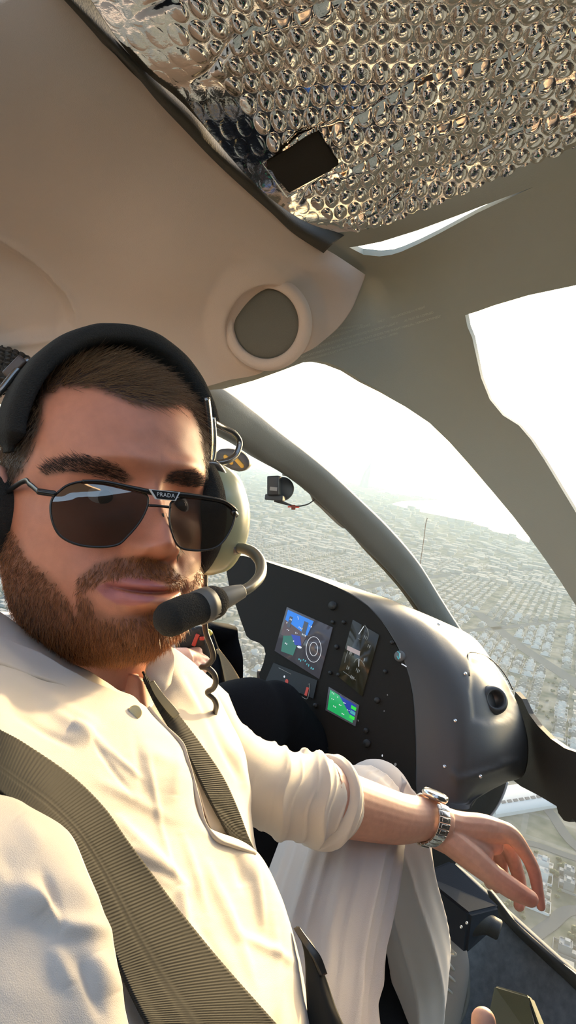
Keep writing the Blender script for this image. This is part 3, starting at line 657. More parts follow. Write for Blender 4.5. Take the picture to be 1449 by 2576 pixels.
# houses
hm = [mat('house_white', (.40,.41,.41), 1, spec=0), mat('house_sand', (.24,.235,.215), 1, spec=0), mat('house_grey', (.14,.15,.155), 1, spec=0), mat('roof_pale', (.21,.225,.235), 1, spec=0)]
def bx(x0, x1, y0, y1, z0, z1):
    return np.array([(x0,y0,z0),(x1,y0,z0),(x1,y1,z0),(x0,y1,z0),(x0,y0,z1),(x1,y0,z1),(x1,y1,z1),(x0,y1,z1)], float), [(3,2,1,0),(4,5,6,7),(0,1,5,4),(1,2,6,5),(2,3,7,6),(3,0,4,7)]
hr = random.Random(11)
def house_mesh(k):
    w_, l_, h_ = hr.uniform(10,15), hr.uniform(9,12.5), hr.uniform(5.5,8.5)
    b = [bx(-w_/2,w_/2,-l_/2,l_/2,0,h_), bx(-w_/2+.0,w_/2,-l_/2,-l_/2+.4,h_,h_+1), bx(-w_/2,w_/2,l_/2-.4,l_/2,h_,h_+1), bx(-w_/2,-w_/2+.4,-l_/2,l_/2,h_,h_+1), bx(w_/2-.4,w_/2,-l_/2,l_/2,h_,h_+1),
         bx(-w_*.1,w_*.3,-l_*.1,l_*.3,h_,h_+3.2), bx(w_/2,w_/2+4,-l_*.4,l_*.1,0,h_*.5), bx(-w_*.4,-w_*.28,-l_*.38,-l_*.25,h_,h_+1.6)]
    g = w_*.5+4.6; q_ = l_*.5+4.6
    b += [bx(-g,g,-q_,-q_+.5,0,2.5), bx(-g,g,q_-.5,q_,0,2.5), bx(-g,-g+.5,-q_,q_,0,2.5), bx(g-.5,g,-q_,q_,0,2.5)]
    V, Fc = join(*b); me = bpy.data.meshes.new('house'); me.from_pydata(V.tolist(), [], Fc); me.materials.append(hm[k % 3]); me.materials.append(hm[3]); me.materials.append(mat('house_window', (.06,.07,.08), .2) if 'house_window' not in MATS else MATS['house_window'])
    for i, p in enumerate(me.polygons):
        if i % 6 == 1 and i < 48: p.material_index = 1
    return me
hms = [house_mesh(k) for k in range(7)]
views = [[(1180,1600),(1449,1540),(1449,1890),(1320,1800)],[(1278,1965),(1449,2080),(1449,2440),(1150,2190),(1225,2060)],[(1000,1300),(1350,1400),(1449,1560),(1449,1880),(1330,1800),(1240,1660),(1190,1600),(1060,1420)],[(570,1150),(790,1270),(1060,1560),(900,1490),(680,1410),(600,1400)],[(560,1600),(660,1640),(650,1720),(600,1700)]]
def in_view(p):
    q = np.array([[p[0], p[1]]]); return any(inpoly(q, v)[0] for v in views)
cand = []; ca, sa = math.cos(-ROT), math.sin(-ROT)
for i in range(-70, 115):
    for j in range(-8, 150):
        if hr.random() < .10 or i % 9 == 0: continue
        u, v = i*25.5+hr.uniform(-.8,.8), j*22.5+(j//2)*7+hr.uniform(-.3,.3)
        x, y = u*ca-v*sa, u*sa+v*ca
        if y < 50: continue
        d = math.hypot(x, y)
        if d > 3400 : continue
        p = project(np.array([x, y, GZ+4]))
        if p[2] < 0 or not (-100 < p[0] < 1550 and 900 < p[1] < 2800): continue
        if not inpoly(np.array([[x, y]]), LP_)[0]: continue
        if near_road(x, y): continue
        cand.append((d, x, y, p))
cand.sort(key=lambda c: c[0])
near = [c for c in cand if in_view(c[3])][:290]; ids = {id(c) for c in near}
for k, (d, x, y, p) in enumerate(near):
    o = bpy.data.objects.new('house', hms[hr.randrange(7)]); COL.objects.link(o); o.location = (x, y, GZ+.2); o.rotation_euler = (0, 0, -ROT+hr.choice([0, math.pi]))
    o['label'] = 'small flat-roofed villa within its walled plot in the city below'; o['category'] = 'house'; o['group'] = 'villas in the city below'
far = []
for c in cand:
    if id(c) in ids: continue
    x, y = c[1], c[2]; a, b, h = hr.uniform(5,8.5), hr.uniform(5,7.5), hr.uniform(4,10)
    V, Fc = bx(-a,a,-b,b,0,h); R = np.array([[ca,-sa,0],[sa,ca,0],[0,0,1]]); far.append((V@R.T+np.array([x,y,GZ+.2]), Fc))
for _ in range(2600):
    px, py = hr.uniform(480,1449), hr.uniform(1180,1560); g = G(px, py)
    if g[2] > -1 or g[1] < 0: continue
    d = math.hypot(g[0], g[1])
    if d < 2800 or d > 16000 or not inpoly(np.array([[g[0], g[1]]]), LP_)[0]: continue
    s = hr.uniform(.8,2.2)*(d/3000)**.7; V, Fc = bx(-11*s,11*s,-9*s,9*s,0,hr.uniform(6,16)*(1+(d > 5000)*hr.random()**3*3)); R = np.array([[ca,-sa,0],[sa,ca,0],[0,0,1]]); far.append((V@R.T+np.array([g[0],g[1],GZ+.2]), Fc))
obj('distant_houses', join(*far), hm[1], label='hazy mass of distant buildings filling the city out to the coast', cat='buildings', kind='stuff', smooth=False, base=False)
# trees
bm = bmesh.new()
for k in range(7):
    m_ = Matrix.Translation((hr.uniform(-4,4), hr.uniform(-4,4), hr.uniform(3,6))) @ Matrix.Scale(hr.uniform(2.5,4), 4); bmesh.ops.create_icosphere(bm, subdivisions=2, radius=1, matrix=m_)
for v in bm.verts: v.co += Vector((hr.uniform(-.4,.4), hr.uniform(-.4,.4), hr.uniform(-.4,.4)))
bmesh.ops.create_cone(bm, segments=6, radius1=.5, radius2=.4, depth=4, matrix=Matrix.Translation((0,0,2)))
tm = bpy.data.meshes.new('tree'); bm.to_mesh(tm); bm.free(); tm.materials.append(mat('tree_green', (.035,.05,.022), .9, var=.3, vscale=.3))
cnt = 0; TRS = []
for _ in range(20000):
    if cnt >= 60: break
    px, py = hr.uniform(1120,1449), hr.uniform(1600,2480)
    if not in_view((px, py)) or (hr.random() > (py-1500)/900): continue
    g = G(px, py)
    if any(math.hypot(g[0]-c[1], g[1]-c[2]) < 15 for c in cand[:2500]) or near_road(g[0], g[1]) or any(math.hypot(g[0]-a, g[1]-b) < 9 for a, b in TRS): continue
    TRS.append((g[0], g[1])); o = bpy.data.objects.new('tree', tm); COL.objects.link(o); o.location = (g[0], g[1], GZ); s = hr.uniform(.35,.8); o.scale = (s,s,s); o.rotation_euler = (0,0,hr.uniform(0,6))
    o['label'] = 'dark green round-crowned tree among the villas below'; o['category'] = 'tree'; o['group'] = 'trees among the villas'; cnt += 1
# pools
pm = mat('pool_water', (.05,.45,.70), .1, emit=None)
for (px, py, s, lb) in [(1188,2187,7,'rectangular blue swimming pool below the hand'),(1207,2201,6,'teal round swimming pool beside the rectangular one')]:
    g = G(px, py); obj('swimming_pool', lathe((g[0],g[1],GZ+.7), (0,0,1), [(.01,.3),(s*.95,.3),(s,.5),(s*1.05,0)], 4 if s == 7 else 24), pm if s == 7 else mat('pool_teal', (.08,.5,.42), .1), label=lb, cat='pool')
# long hall with a row of roof windows
g = G(1300, 2015); ax_ = G(1400, 2005)-G(1240, 2030); ax_[2] = 0; L = np.linalg.norm(ax_); ax_ /= L; ay_ = np.array([-ax_[1], ax_[0], 0])
pts = []
for k in range(13):
    a = math.pi*k/12; pts.append([(s*L*.55, -math.cos(a)*26, math.sin(a)*9+4) for s in np.linspace(-1, 1, 10)])
pts = np.array(pts); S_ = g+ax_*pts[..., :1]+ay_*pts[..., 1:2]+np.array([0,0,1])*pts[..., 2:]
t = empty('arched_hall', 'long pale hall with an arched roof and a row of dark roof lights', 'building', (g[0], g[1], GZ))
obj('roof', (S_.reshape(-1,3), gridfaces(13,10)), hm[0], t)
obj('wall', box(g+np.array([0,0,2.5]), ax_, ay_, np.array([0,0,1.]), L*1.1, 52, 4.6), hm[0], t, smooth=False)
for k in range(11):
    c = g+ax_*((k-5)*L*.09)+ay_*(-15)+np.array([0,0,12.2]); obj('roof_light', box(c, ax_, ay_*.86+np.array([0,0,.5]), np.cross(ax_, ay_*.86+np.array([0,0,.5])), L*.06, 3.5, .8), mat('dark_glass', (.04,.04,.05), .3) if 'dark_glass' not in MATS else MATS['dark_glass'], t, smooth=False)
# towers by the sea
def tower(px, pb, pt, w_, name, label, cat='tower', sail=False):
    g = G(px, pb); d = np.linalg.norm(g); h = abs(pt-pb)/F*d*.98; wd = w_/F*d; ex = RW[:, 0].copy(); ex[2] = 0; ex /= np.linalg.norm(ex); ey = np.array([-ex[1], ex[0], 0])
    if not sail: return obj(name, box(np.array([g[0],g[1],GZ+h/2]), ex, ey, np.array([0,0,1.]), wd, wd*.6, h, .02*wd), hm[2], label=label, cat=cat, smooth=False)
    t = empty(name, label, cat, (g[0], g[1], GZ)); R = []
    for z in np.linspace(0, 1, 16):
        half = wd*(1-z**2.2)*.95+.02*wd; R.append([g*[1,1,0]+np.array([0,0,GZ+z*h*.82])+ex*(wd*.5-half)+ey*0, g*[1,1,0]+np.array([0,0,GZ+z*h*.82])+ex*wd*.5-ey*wd*.3, g*[1,1,0]+np.array([0,0,GZ+z*h*.82])+ex*wd*.5+ey*wd*.3])
    R = np.array(R); obj('sail', (R.reshape(-1,3), gridfaces(16,3,cv=True)), hm[2], t); b = g*[1,1,0]+np.array([0,0,GZ])+ex*wd*.5
    obj('mast', tube([b, b+np.array([0,0,h])], [wd*.06, wd*.02], 6, 8, world=True, spl=False), hm[2], t)
tower(914,1226,1147,20,'sail_tower','tall sail-shaped tower with a mast at the shoreline',sail=True)
tower(945,1183,1170,7,'tower','dark square tower block standing alone on the far shore')
tower(832,1172,1161,4,'tower','slim pale tower in the haze, right one of a pair'); tower(822,1171,1163,4,'tower','slim pale tower in the haze, left one of a pair')
# haze lying over the city
hz = bpy.data.materials.new('haze'); hz.use_nodes = True; n = hz.node_tree; n.nodes.remove(n.nodes['Principled BSDF'])
vs = n.nodes.new('ShaderNodeVolumePrincipled'); vs.inputs['Density'].default_value = HAZE = 1/19000; vs.inputs['Color'].default_value = (.60,.83,1,1); vs.inputs['Anisotropy'].default_value = .12
n.links.new(vs.outputs[0], n.nodes['Material Output'].inputs['Volume']); hz.cycles.homogeneous_volume = True
obj('haze', bx(-30000,30000,-3000,38000,GZ-20,60), hz, label='thin bright haze hanging over the city and the sea', cat='haze', kind='stuff', smooth=False, base=False)
# ------------------------------------------------------------------ the man
skin_m = mat('skin', (.56,.30,.21), .48, attr='Col', sss=.12, bump=.12, bscale=1400, var=.07, vscale=120, detail=6)
linen_m = mat('linen_white', (.75,.68,.59), .85, bump=.25, bscale=2200, sheen=.2, trans=.10)
trouser_m = mat('trouser_white', (.50,.46,.43), .85, bump=.3, bscale=1500, sheen=.15)
hair_m = mat('hair_brown', (.15,.082,.036), .38)
beard_m = mat('beard_ginger', (.38,.135,.038), .40)
beard_dk = mat('beard_brown', (.16,.058,.018), .45)
brow_m = mat('brow_dark', (.030,.016,.009), .5)
Hc = P(262, 1268, .565)
yaw, pit, rol = math.radians(40), math.radians(5), math.radians(5)
def _r(ax, a):
    c, s = math.cos(a), math.sin(a)
    return np.array({'x': [[1,0,0],[0,c,-s],[0,s,c]], 'y': [[c,0,s],[0,1,0],[-s,0,c]], 'z': [[c,-s,0],[s,c,0],[0,0,1]]}[ax])
HR = RW @ _r('y', yaw) @ _r('x', -pit) @ _r('z', -rol)       # head local -> world
def HL(p): return np.asarray(p, float) @ HR.T + Hc
def to_local(w): return (np.asarray(w)-Hc) @ HR
def on_face(px, py, zf):
    """where the view ray of a pixel meets the head-local surface z = zf(x, y)"""
    o = to_local(np.zeros(3)); d = np.array(ray(px, py)) @ HR; z = zf(0, 0)
    for _ in range(12):
        s = (z-o[2])/d[2]; p = o+d*s; z = .5*z+.5*zf(p[0], p[1])
    return p
def sp1(tab):
    xs = np.array([a for a, b in tab], float); ys = np.array([b for a, b in tab], float); k = np.argsort(xs); xs, ys = xs[k], ys[k]
    m = np.gradient(ys, xs)
    def f(x):
        x = np.clip(x, xs[0], xs[-1]); i = np.clip(np.searchsorted(xs, x)-1, 0, len(xs)-2); h = xs[i+1]-xs[i]; t = (x-xs[i])/h
        return (2*t**3-3*t**2+1)*ys[i]+(t**3-2*t**2+t)*h*m[i]+(-2*t**3+3*t**2)*ys[i+1]+(t**3-t**2)*h*m[i+1]
    return f
zf_ = sp1([(-.130,.030),(-.126,.056),(-.118,.074),(-.105,.086),(-.088,.090),(-.070,.091),(-.05,.090),(-.03,.089),(0,.088),(.02,.094),(.045,.094),(.07,.086),(.095,.066),(.115,.040),(.128,.012),(.132,0)])
w_ = sp1([(-.130,.016),(-.126,.030),(-.118,.043),(-.105,.060),(-.088,.070),(-.070,.076),(-.05,.079),(-.03,.079),(0,.078),(.02,.079),(.045,.0785),(.07,.074),(.095,.061),(.115,.041),(.128,.016),(.132,0)])
zb_ = sp1([(-.130,.010),(-.118,.04),(-.09,.07),(-.05,.085),(0,.10),(.045,.102),(.07,.095),(.095,.075),(.115,.048),(.128,.018),(.132,0)])
nose_h = sp1([(-.07,0),(-.056,0),(-.0515,.003),(-.0485,.013),(-.045,.0195),(-.040,.0242),(-.034,.0228),(-.024,.0185),(-.012,.012),(0,.0065),(.01,.003),(.022,0),(.05,0)])
nose_w = sp1([(-.06,.015),(-.045,.0145),(-.035,.0115),(-.02,.009),(0,.0075),(.03,.012)])
g2 = lambda x, y, cx, cy, sx, sy: np.exp(-((x-cx)/sx)**2-((y-cy)/sy)**2)
def feat(x, y):
    ax_ = np.abs(x); d = nose_h(y)*np.exp(-(ax_/nose_w(y))**2.4)
    d += .0085*g2(ax_, y, .0150, -.0425, .0060, .0080) - .0030*g2(ax_, y, .0085, -.0500, .004, .003)
    d += .0060*np.exp(-((y-.023-.05*(ax_-.03))/.008)**2)*np.exp(-((ax_-.026)/.024)**2) + .002*g2(x, y, 0, .024, .012, .010)
    d -= .0125*g2(ax_, y, .033, .001, .017, .0125)
    d += .0040*g2(ax_, y, .046, -.024, .020, .016) + .0030*g2(ax_, y, .052, -.065, .02, .02)
    d += .0075*g2(x, y, 0, -.074, .029, .018)
    yl = -.0752+.0035*(ax_/.026)**2
    d += .0040*np.exp(-((y-yl-.0050)/.0034)**2)*np.exp(-(ax_/.023)**4) - .0014*g2(x, y, 0, -.0620, .004, .006)
    d += .0060*np.exp(-((y-yl+.0075)/.0050)**2)*np.exp(-(ax_/.021)**4)
    d -= .0085*np.exp(-((y-yl)/.0016)**2)*np.exp(-(ax_/.0265)**6)
    d -= .0028*g2(ax_, y, .0285, -.072, .005, .005)
    d -= .0016*np.exp(-((ax_-.021-.30*(-.045-y))/.0045)**2)*np.exp(-((y+.050)/.011)**2)
    d -= .0045*g2(x, y, 0, -.092, .017, .0055)
    d += .0075*g2(x, y, 0, -.110, .023, .014)
    d += .0010*noise2(x*70, y*70, 31)
    return d
nr, nc = 330, 400
tt = np.linspace(0, 1, nr); yy = -.130+.262*(tt+.018*np.sin(2*math.pi*tt)*-1); yy = np.clip(yy, -.130, .132)
aa = np.linspace(-math.pi, math.pi, nc, endpoint=False); aa = aa - .42*np.sin(aa)*1.0     # denser at the front
Y, A_ = np.meshgrid(yy, aa, indexing='ij')
Xh = w_(Y)*np.sin(A_); cz = np.cos(A_); Zh = np.where(cz > 0, zf_(Y)*np.sign(cz)*np.abs(cz)**.92, zb_(Y)*cz)
Xh = Xh*(1+.03*np.exp(-((Y-.02)/.06)**2)*np.abs(np.sin(A_))**4)
front = sm(np.clip((cz-.05)/.45, 0, 1))
Zh = Zh + feat(Xh, Y)*front
HV = HL(np.stack([Xh, Y, Zh], -1)); Hf = [tuple(q) for q in gridfaces(nr, nc, cv=True)]
top = HL([0,.132,0]); bot = HL([0,-.130,.0]); k0 = nr*nc
for i in range(nc):
    j = (i+1) % nc; Hf.append((k0, j, i)); Hf.append((k0+1, (nr-1)*nc+i, (nr-1)*nc+j))
HVf = np.vstack([HV.reshape(-1,3), bot, top]); hp = project(HVf); hl = to_local(HVf)
tri = np.array([[q[0],q[1],q[2]] for q in Hf if len(q) == 4]+[[q[0],q[2],q[3]] for q in Hf if len(q) == 4])
HN = np.zeros_like(HVf); fn = np.cross(HVf[tri[:,1]]-HVf[tri[:,0]], HVf[tri[:,2]]-HVf[tri[:,0]]); fn *= np.sign((fn*(HVf[tri].mean(1)-Hc)).sum(1))[:, None]
for k in range(3): np.add.at(HN, tri[:, k], fn)
HN /= np.linalg.norm(HN, axis=1)[:, None]+1e-15
facing = (HN*HVf).sum(1) < 0
hair_poly = [(-300,600),(-300,1450),(-20,1440),(10,1400),(18,1330),(28,1235),(60,1182),(88,1120),(105,1060),(108,1003),(150,976),(230,972),(290,998),(350,1020),(420,1024),(452,1008),(484,1035),(500,1085),(510,1140),(518,1190),(570,1190),(650,900),(400,600)]
mous = [(190,1482),(200,1448),(240,1418),(290,1402),(340,1398),(392,1402),(430,1420),(468,1458),(478,1510),(455,1510),(428,1474),(385,1456),(340,1450),(270,1458),(228,1476),(206,1502)]
chin_p = [(-60,1290),(18,1300),(40,1345),(70,1405),(130,1452),(172,1505),(190,1545),(196,1492),(222,1500),(240,1528),(275,1548),(330,1548),(395,1528),(430,1500),(470,1478),(490,1440),(530,1400),(560,1500),(520,1640),(440,1740),(300,1780),(100,1720),(-60,1600)]
lip_u = [(240,1479),(265,1466),(300,1456),(325,1453),(338,1457),(355,1452),(385,1460),(405,1470),(420,1479),(380,1481),(330,1482)]; lip_l = [(240,1479),(330,1481),(420,1479),(400,1502),(370,1518),(335,1524),(295,1520),(262,1502)]
def soft(poly, pts, r):
    """1 inside, fading over r px outside/inside"""
    ins = inpoly(pts[:, :2], poly); pc = np.array(resample(poly, r*.6)); d = np.full(len(pts), 1e9)
    for a, b in pc: d = np.minimum(d, (pts[:,0]-a)**2+(pts[:,1]-b)**2)
    d = np.sqrt(d); return np.clip(.5+np.where(ins, d, -d)/(2*r), 0, 1)
fm = facing & (hl[:,2] > -.01)
hairw = np.where(facing, soft(hair_poly, hp, 12), (hl[:,1] > -.05).astype(float)); hairw[(hl[:,2] < -.03) & (hl[:,1] > -.06)] = 1
bw = np.where(fm, np.maximum(soft(mous, hp, 7), soft(chin_p, hp, 13)), 0); bw = np.maximum(bw, ((hl[:,1] < -.10) & (hl[:,2] > -.02)).astype(float)*(~facing))
lipw = np.where(fm, np.maximum(soft(lip_u, hp, 3), soft(lip_l, hp, 3)), 0)
base = np.array([.53,.205,.115]); colr = np.tile(base, (len(HVf), 1))
red = g2(np.abs(hl[:,0]), hl[:,1], .045, -.03, .022, .02)*.5+g2(hl[:,0], hl[:,1], 0, -.035, .014, .015)*.6
colr = colr*(1-red[:,None]*np.array([.02,.16,.14]))
mixc = lambda c, w, t: c*(1-w[:,None])+np.array(t)*w[:,None]
colr = mixc(colr, bw*.72, [.20,.075,.030]); colr = mixc(colr, lipw*.85, [.40,.125,.12]); colr = mixc(colr, hairw*.95, [.035,.021,.012])
brow_l = [(100,1188),(118,1168),(160,1152),(220,1148),(270,1160),(310,1178),(338,1205),(318,1220),(280,1208),(230,1196),(170,1190),(120,1198)]
brow_r = [(412,1212),(420,1192),(445,1182),(480,1184),(508,1200),(512,1222),(490,1226),(450,1222)]
brw = np.where(fm, np.maximum(soft(brow_l, hp, 6), soft(brow_r, hp, 5)), 0); colr = mixc(colr, brw*.7, [.08,.038,.02])

# left arm, hand
FA = [(790,1995,.82),(850,2018,.845),(925,2040,.875),(1000,2058,.905),(1060,2060,.93),(1110,2075,.945)]
fr = [.044,.0405,.0375,.0335,.0290,.0275]
W0 = (1105,2078,.945)
arm = tube(FA, fr, 60, 28)
A2 = {}
palm = [capsule([(1115,2090,.950),(1180,2118,.950),(1245,2128,.955)], [.022,.0205,.0125]), capsule([(1085,2062,.94),(1150,2080,.950),(1215,2085,.955),(1272,2095,.955)], [.024,.022,.0205,.0150], flat=1.0),
        capsule([(1085,2085,.94),(1150,2115,.945),(1205,2145,.945)], [.023,.024,.0205]),
        capsule([(1100,2075,.955),(1170,2085,.975),(1235,2100,.990)], [.022,.0195,.0150]),
        capsule([(1100,2085,.955),(1160,2110,.985),(1215,2130,1.005)], [.020,.0175,.0130])]
thumb = capsule([(1130,2112,.935),(1185,2156,.922),(1238,2200,.912),(1292,2238,.908),(1334,2261,.912)], [.020,.0185,.0152,.0140,.0112], n=40)
index = capsule([(1230,2082,.955),(1282,2098,.95),(1322,2148,.955),(1343,2192,.96),(1353,2240,.958),(1361,2280,.955)], [.0145,.0128,.0098,.0095,.0082,.0066], n=40)
middle = capsule([(1215,2095,.985),(1270,2120,1.0),(1300,2190,1.02),(1310,2240,1.015),(1306,2278,1.0)], [.0130,.0120,.0105,.0095,.0085], n=36)
ring = capsule([(1205,2110,.995),(1250,2135,1.02),(1262,2185,1.04),(1262,2225,1.03),(1250,2232,1.01)], [.0120,.0112,.0100,.0092,.0085], n=36)
pinky = capsule([(1190,2125,1.0),(1225,2150,1.03),(1236,2190,1.045),(1234,2222,1.03),(1228,2215,1.01)], [.0108,.0100,.0090,.0084,.0078], n=36)
hv, hfc = remesh(join(arm, *palm, thumb, index, middle, ring, pinky), .0013, 6, .5)
hpj = project(hv)
hc_ = np.tile(np.array([.62,.33,.225]), (len(hv), 1))
tipw = np.clip((hpj[:,0]-1215)/120, 0, 1)*np.clip((hpj[:,1]-2105)/90, 0, 1); hc_ = hc_*(1-tipw[:,None]*np.array([.0,.26,.26]))
nail = np.exp(-(((hpj[:,0]-1344)/9)**2+((hpj[:,1]-2240)/13)**2)**2)*(hpj[:,2] < .925); hc_ = mixc(hc_, nail*.6, [.66,.42,.36])
# neck, chest, core of the torso, right arm, ankle
neck = tube([(225,1520,.61),(218,1660,.605),(200,1790,.600),(180,1920,.59)], [.060,.060,.061,.080], 30, 40)
core = capsule([(170,1930,.62),(210,2150,.58),(300,2450,.55),(400,2750,.55)], [.11,.115,.115,.11], 30, 30)
CG = [[(300,1690,.575),(345,1700,.565),(385,1720,.58),(430,1740,.61)],[(310,1800,.56),(365,1800,.552),(410,1810,.57),(460,1830,.60)],[(380,1900,.54),(435,1900,.545),(480,1905,.56),(530,1930,.59)],[(440,2020,.535),(490,2025,.545),(530,2030,.56),(560,2040,.59)],[(500,2140,.545),(530,2140,.555),(560,2140,.58),(590,2150,.60)]]
chest = patch(CG, 40, 24, .01)
larm = capsule([(480,1850,.73),(600,1930,.775),(720,1985,.80),(810,2005,.84)], [.028,.032,.034,.036])
rarm = capsule([(-60,2080,.40),(-120,2330,.33),(-60,2600,.29)], [.045,.042,.036])
leg_core = capsule([(720,2620,.80),(830,2270,.92),(950,2010,1.06),(1030,2190,1.16),(1055,2420,1.25),(1075,2590,1.32)], [.055,.055,.042,.036,.034,.034], 50)
pieces = [(HVf, Hf, colr)]
for m_, c_ in ((( hv, hfc), hc_), (neck, None), (core, None), (chest, None), (larm, None), (rarm, None), (leg_core, None)):
    pieces.append((m_[0], m_[1], c_ if c_ is not None else np.tile([.56,.25,.16], (len(m_[0]), 1))))
def ear(s):
    c = np.array([s*.079, -.012, -.012]); E = []
    for t_ in np.linspace(0, 2*math.pi, 26, endpoint=False):
        rr_ = .030*(1+.12*math.cos(t_-1)); E.append(c+np.array([s*.006, math.cos(t_)*rr_, math.sin(t_)*rr_*.62]))
    E = HL(np.array(E)); E = np.vstack([E, E[:1]]); rim = tube(E, .0042, 60, 8, world=True); b = lathe(HL(c), HR[:, 0]*s, [(.0001,.003),(.012,.004),(.020,.007),(.022,.001),(.0001,-.01)], 20); return join(rim, b)
for s in (-1, 1):
    m_ = ear(s); pieces.append((m_[0], m_[1], np.tile([.52,.24,.17], (len(m_[0]), 1))))
t = man = empty('person', 'bearded person in sunglasses, headset and white linen shirt leaning towards the camera', 'person', P(450, 2550, .6))
bm_ = join(*[(a, b) for a, b, c in pieces])
obj('body', bm_, skin_m, t, attr=np.vstack([c for a, b, c in pieces]))
# eyes behind the lenses
eye_m = mat('eye_white', (.75,.70,.66), .2); iris_m = mat('iris', (.05,.03,.02), .2)
for s in (-1, 1):
    c = HL([s*.032, -.006, .0640]); e_ = obj('eye', lathe(c, HR[:, 2], [(.0118*math.sin(a), .0118*math.cos(a)) for a in np.linspace(.02, 3.1, 14)], 24), eye_m, t)
    obj('iris', lathe(c, HR[:, 2], [(.0001,.01215),(.0035,.0118),(.006,.0104),(.006,.0100)], 20), iris_m, e_)

# --- strands
def strands(roots, dirs, nrm, length, curl, r, seed, k=4, grav=None):
    rg = np.random.default_rng(seed); N = len(roots); L = length*rg.uniform(.6, 1.25, N) if np.isscalar(length) else length*rg.uniform(.7, 1.2, N)
    d = dirs+rg.normal(0, curl, (N, 3)); d /= np.linalg.norm(d, axis=1)[:, None]; bend = rg.normal(0, curl*1.1, (N, 3)); pts = [roots-nrm*.0006]; cur = roots
    for i in range(1, k):
        dd_ = d+bend*(i/k)+(0 if grav is None else grav*(i/k)); dd_ /= np.linalg.norm(dd_, axis=1)[:, None]; cur = cur+dd_*(L/(k-1))[:, None]; pts.append(cur)
    pts = np.stack(pts, 1); sx = np.cross(d, nrm); sx /= np.linalg.norm(sx, axis=1)[:, None]+1e-9; sy = np.cross(d, sx)
    V = []; rad = [1, .95, .75, .15] if k == 4 else list(np.linspace(1, .15, k))
    for i in range(k):
        for j in range(3):
            a = 2*math.pi*j/3; V.append(pts[:, i]+(sx*math.cos(a)+sy*math.sin(a))*(r*rad[i]))
    V = np.stack(V, 1).reshape(-1, 3); b = (np.arange(N)*3*k)[:, None]; fs = []
    for i in range(k-1):
        for j in range(3):
            q = (j+1) % 3; fs.append(np.concatenate([b+i*3+j, b+i*3+q, b+(i+1)*3+q, b+(i+1)*3+j], 1))
    return V, np.concatenate(fs).tolist()
ta = .5*np.linalg.norm(np.cross(HVf[tri[:,1]]-HVf[tri[:,0]], HVf[tri[:,2]]-HVf[tri[:,0]]), axis=1)
def sample(weight, N, seed):
    rg = np.random.default_rng(seed); p = ta*weight[tri].mean(1); p /= p.sum(); k = rg.choice(len(tri), N, p=p); a, b = rg.random(N), rg.random(N); m_ = a+b > 1; a[m_], b[m_] = 1-a[m_], 1-b[m_]
    T_ = tri[k]; pos = HVf[T_[:,0]]*(1-a-b)[:,None]+HVf[T_[:,1]]*a[:,None]+HVf[T_[:,2]]*b[:,None]; nn_ = HN[T_[:,0]]; return pos, nn_
def tang(v, n_): v = v-n_*(v*n_).sum(1)[:, None]; return v/(np.linalg.norm(v, axis=1)[:, None]+1e-9)
dn = -HR[:, 1]
bw2 = np.clip(bw*1.6-.45, 0, 1)*(1-lipw)*(1-brw); bw2 *= np.where(inpoly(hp[:, :2], [(225,1520),(420,1500),(410,1545),(250,1552)]), .35, 1)
pos, nn_ = sample(bw2, 15000, 1); lc = to_local(pos); dr = tang(np.tile(dn, (len(pos), 1))+HR[:, 0]*(lc[:, 0]*9)[:, None]*np.where(lc[:, 1] > -.075, 1, .2)[:, None], nn_)
Lb = .0055+.006*np.clip((-.07-lc[:, 1])/.04, 0, 1)
beard = obj('beard', strands(pos[:8000], dr[:8000]*1.0+nn_[:8000]*.42, nn_[:8000], Lb[:8000], .22, .00016, 2), beard_m, t, label='short ginger-brown beard and moustache', base=False)
obj('beard_undercoat', strands(pos[8000:], dr[8000:]*1.0+nn_[8000:]*.33, nn_[8000:], Lb[8000:]*.9, .25, .00016, 3), beard_dk, beard)
pos, nn_ = sample(np.clip(brw*1.5-.4, 0, 1), 1500, 4); lc = to_local(pos); side = np.sign(lc[:, 0])[:, None]*HR[:, 0][None]
obj('eyebrows', strands(pos, tang(side*1.0+HR[:, 1]*.35, nn_)+nn_*.22, nn_, .0062, .14, .00013, 5), brow_m, t)
hw2 = np.clip(hairw*1.4-.35, 0, 1)*((hl[:, 2] > -.075)); pos, nn_ = sample(hw2, 13000, 6); lc = to_local(pos); upw = np.clip((lc[:, 1]-.03)/.06, 0, 1)[:, None]
dr = tang(upw*(HR[:, 0]*.75+HR[:, 2]*.35-HR[:, 1]*.2)+(1-upw)*(dn-HR[:, 2]*.25), nn_)
obj('hair', strands(pos, dr+nn_*(.28+.15*upw), nn_, .007+.014*upw[:, 0], .15, .00019, 7), hair_m, t, label='short dark brown hair, sunlit at one temple')

